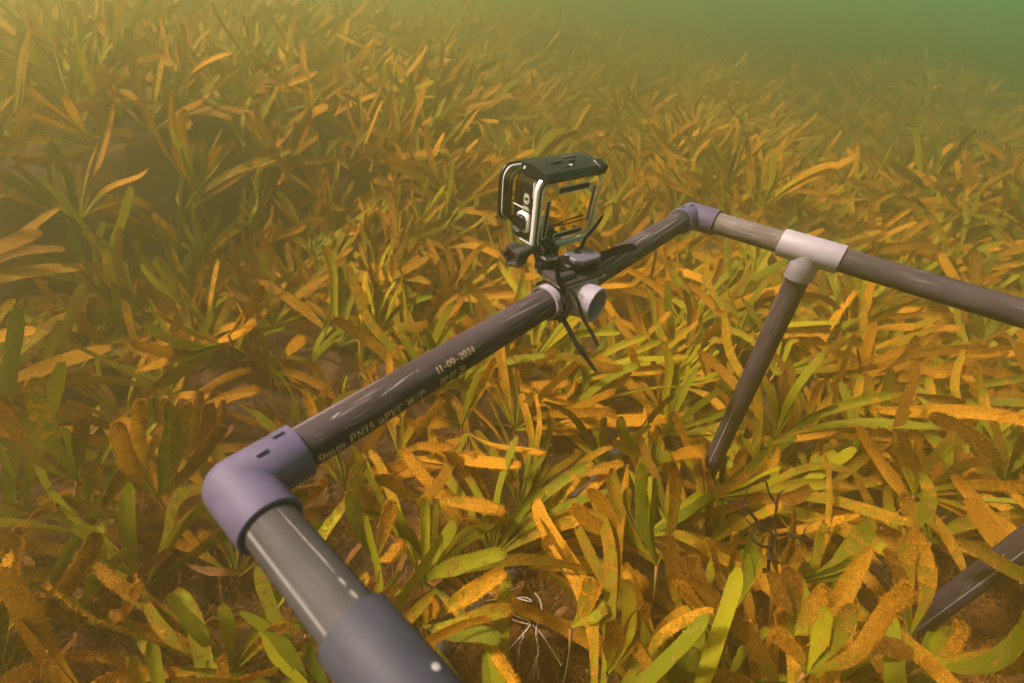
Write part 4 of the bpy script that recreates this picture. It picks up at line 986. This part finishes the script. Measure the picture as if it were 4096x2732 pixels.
# dead strap leaves lying on the bottom
def litter():
    rng = np.random.default_rng(77); acc = Acc()
    for k in range(420):
        P = on_z(rng.uniform(-100, 4200), rng.uniform(700, 2800), -.45)
        if np.linalg.norm(P-CAM) > 1.9: continue
        g = float(ground(P[0], P[1])); a = rng.uniform(0, 6.28); d = np.array([math.cos(a), math.sin(a), rng.normal(0, .25)]); ln = rng.uniform(.04, .12)
        b0 = np.array([P[0], P[1], g+rng.uniform(.004, .05)])
        acc.add(*leaf(b0, b0+d*ln*.5+rng.normal(0, .012, 3), b0+d*ln+rng.normal(0, .006, 3), rng.uniform(.005, .013), nrm([rng.normal(0, .6), rng.normal(0, .6), 1]), rng.uniform(.55, 1.2), 12, 2, rng, 40, rng.normal(0, 1.2), rng.random()))
    o = link('leaf_litter', acc.mesh('leaf_litter'), None, [M_FUZZ]); o['kind'] = 'stuff'; tag(o, 'dead brown strap leaves lying loose on the seabed', 'leaf litter')
litter()

# ------------------------------------------------------------------ small single things
def curve_tube(name, runs, rad, m_, parent=None, seg=8, dense=10):
    acc = Acc()
    for pts, r0, r1 in runs:
        P = [np.array(p, float) for p in pts]; S = []
        for i in range(len(P)-1):
            p0 = P[max(0, i-1)]; p1 = P[i]; p2 = P[i+1]; p3 = P[min(len(P)-1, i+2)]
            for k in range(dense):
                u = k/dense; S.append(.5*((2*p1)+(-p0+p2)*u+(2*p0-5*p1+4*p2-p3)*u*u+(-p0+3*p1-3*p2+p3)*u**3))
        S.append(P[-1]); V, F, A = tube(S, np.linspace(r0, r1, len(S)), seg); acc.add(V, F, A)
    return link(name, acc.mesh(name), parent, [m_])
def s6(a, c, z): return on_z(1850+a*.3392, 2200+c*.3392, z)
zs = -.405
st = []
def off(p, dx, dz=0): p = np.array(p); return p+np.array([dx, -dx, dz])
lines = [
 [s6(430, 560, zs), s6(350, 515, zs+.01), s6(270, 505, zs+.012), s6(232, 550, zs+.01), s6(245, 600, zs+.004), s6(330, 590, zs), s6(430, 570, zs)],
 [s6(430, 560, zs), s6(520, 530, zs), s6(580, 470, zs), s6(680, 430, zs-.004)],
 [s6(430, 565, zs), s6(530, 575, zs), s6(700, 560, zs), s6(780, 575, zs), s6(815, 605, zs), s6(770, 605, zs), s6(650, 575, zs), s6(540, 568, zs), s6(440, 572, zs)],
 [s6(430, 570, zs), s6(455, 590, zs), s6(475, 610, zs)],
 [s6(540, 700, zs), s6(590, 760, zs-.01), s6(680, 800, zs-.012), s6(760, 825, zs-.012), s6(795, 870, zs-.012), s6(760, 930, zs-.015), s6(690, 1010, zs-.018), s6(560, 1150, zs-.022), s6(420, 1280, zs-.03), s6(310, 1385, zs-.04)],
 [s6(580, 820, zs-.01), s6(680, 855, zs-.012), s6(780, 880, zs-.012), s6(790, 905, zs-.013)],
 [s6(850, 505, zs), s6(900, 580, zs), s6(925, 680, zs-.004), s6(915, 800, zs-.01), s6(875, 900, zs-.014), s6(862, 1000, zs-.018), s6(880, 1120, zs-.02), s6(885, 1230, zs-.024), s6(865, 1280, zs-.026)],
 [s6(720, 1010, zs-.018), s6(680, 1080, zs-.02), s6(665, 1150, zs-.022), s6(655, 1290, zs-.026), s6(640, 1400, zs-.032)],
 [s6(865, 1280, zs-.026), s6(850, 1400, zs-.03), s6(820, 1520, zs-.034)], [s6(865, 1280, zs-.026), s6(880, 1400, zs-.03), s6(890, 1530, zs-.034)], [s6(865, 1280, zs-.026), s6(820, 1400, zs-.03), s6(770, 1540, zs-.034)],
 [s6(820, 880, zs-.016), s6(930, 1000, zs-.02), s6(1050, 1180, zs-.026), s6(1165, 1365, zs-.03)],
 [s6(1025, 1000, zs-.02), s6(1120, 1020, zs-.02), s6(1225, 1050, zs-.02)],
]
runs = []
for l_ in lines:
    runs.append((l_, .00045, .00042))
    runs.append(([off(p, .0006+.0005*math.sin(k*1.3), .0004) for k, p in enumerate(l_)], .00042, .0004))
o = curve_tube('string', runs, .0005, M_STRING); tag(o, 'pale twisted string tied in a loose bow over the drilled pipe', 'string')
bm = bmesh.new(); sphere(bm, s6(428, 568, zs+.001), .0017, 12); sphere(bm, s6(866, 1280, zs-.025), .0013, 12); sphere(bm, s6(800, 890, zs-.012), .0015, 12)
bm_obj('knot', bm, o, [M_STRING])
def s7(a, c, d=.0): return at(2800+a*.3188, 1850+c*.3188, DT+d)
DT = proj(on_z(3100, 2100, -.235))[2]
tw = [
 ([s7(865, 1230), s7(880, 1130, .004), s7(905, 1000, .004), s7(905, 900), s7(860, 850), s7(790, 800), s7(730, 790)], .0022, .0012),
 ([s7(880, 1055), s7(780, 1050, -.004), s7(700, 1000, -.006), s7(640, 925, -.004), s7(675, 860), s7(710, 790), s7(710, 740)], .0017, .0011),
 ([s7(710, 725), s7(640, 640, -.004), s7(590, 580, -.006), s7(550, 550, -.006), s7(480, 535, -.004), s7(420, 510), s7(350, 485)], .0018, .0008),
 ([s7(590, 575, -.006), s7(605, 530), s7(615, 485, .004)], .0009, .0005), ([s7(550, 545, -.006), s7(545, 500), s7(565, 430), s7(590, 350), s7(628, 305, .004)], .0012, .0004),
 ([s7(715, 725), s7(660, 780, .004), s7(620, 760), s7(570, 708, -.004)], .0013, .0005), ([s7(750, 720), s7(790, 770), s7(840, 785), s7(900, 790, .004)], .0014, .0005),
 ([s7(950, 600), s7(960, 540), s7(920, 470, .004), s7(870, 390), s7(850, 310), s7(820, 230, -.004), s7(780, 205)], .0017, .0008),
 ([s7(965, 520), s7(985, 420, -.004), s7(1010, 370), s7(1060, 340)], .0014, .0005), ([s7(820, 225, -.004), s7(790, 250)], .0007, .0004),
 ([s7(865, 1220), s7(930, 1225), s7(1000, 1265, .004), s7(1085, 1305)], .0016, .0006), ([s7(950, 600), s7(945, 720, .01), s7(950, 860, .012), s7(960, 1100, .01), s7(970, 1200)], .0009, .0007),
 ([s7(1080, 925), s7(1180, 940, -.004), s7(1260, 955), s7(1350, 1010, .004)], .0016, .0006), ([s7(1080, 880), s7(1150, 910), s7(1240, 945)], .0010, .0008),
 ([s7(1265, 945), s7(1305, 890), s7(1325, 820)], .0010, .0005), ([s7(1250, 960), s7(1275, 1030), s7(1300, 1085)], .0009, .0004), ([s7(1320, 990), s7(1330, 960), s7(1360, 950)], .0008, .0004),
 ([s7(1080, 900), s7(1000, 910, .012), s7(905, 930, .010)], .0015, .0013), ([s7(865, 1230), s7(860, 1300, .01), s7(880, 1500, .03)], .0022, .0018),
]
o = curve_tube('branching_alga', tw, .001, M_TWIG, seg=7, dense=6); tag(o, 'dark brown leafless forked twig standing among orange leaves', 'alga')

# drifting specks
def specks():
    rng = np.random.default_rng(3); n = 2600
    u = rng.uniform(0, 4096, n); v = rng.uniform(0, 2732, n); d = rng.uniform(.22, 1.4, n)
    ico = np.array([[1, 0, 0], [-1, 0, 0], [0, 1, 0], [0, -1, 0], [0, 0, 1], [0, 0, -1]], float); F0 = np.array([[0, 2, 4], [2, 1, 4], [1, 3, 4], [3, 0, 4], [2, 0, 5], [1, 2, 5], [3, 1, 5], [0, 3, 5]])
    V = []; F = []
    for k in range(n):
        P = at(u[k], v[k], d[k])
        if P[2] < -.35: continue
        r_ = rng.uniform(.00010, .00034)*(1 if rng.random() < .96 else 1.5)*min(1, .6+.35/d[k]); st_ = np.array([1, 1, 1+rng.random()*1.5])
        F.append(F0+len(V)*6); V.append(ico*r_*st_*rng.uniform(.7, 1.3, (6, 3))+P)
    me = np_mesh('drifting_specks', np.concatenate(V), [np.concatenate(F)])
    o = link('drifting_specks', me, None, [simple('speck', (.45, .33, .18), .8, noise=.5, scale=90)]); o['kind'] = 'stuff'; tag(o, 'tiny pale specks drifting in the water', 'specks')
specks()

# ------------------------------------------------------------------ murky water as real haze
bm = bmesh.new(); box(bm, (0, 0, -.52), (36, 36, 2.5))
hz = bm_obj('haze', bm, None, [], 0); hz['kind'] = 'stuff'; tag(hz, 'murky green water that hides the far meadow', 'water')
m = bpy.data.materials.new('murky_water'); m.use_nodes = True; t = m.node_tree; t.nodes.clear()
o_ = t.nodes.new('ShaderNodeOutputMaterial'); pv = t.nodes.new('ShaderNodeVolumePrincipled')
pv.inputs['Color'].default_value = (.86, .88, .43, 1); pv.inputs['Density'].default_value = .50; pv.inputs['Anisotropy'].default_value = .85
t.links.new(pv.outputs[0], o_.inputs['Volume']); hz.data.materials.append(m)
try: m.cycles.homogeneous_volume = True
except Exception: pass
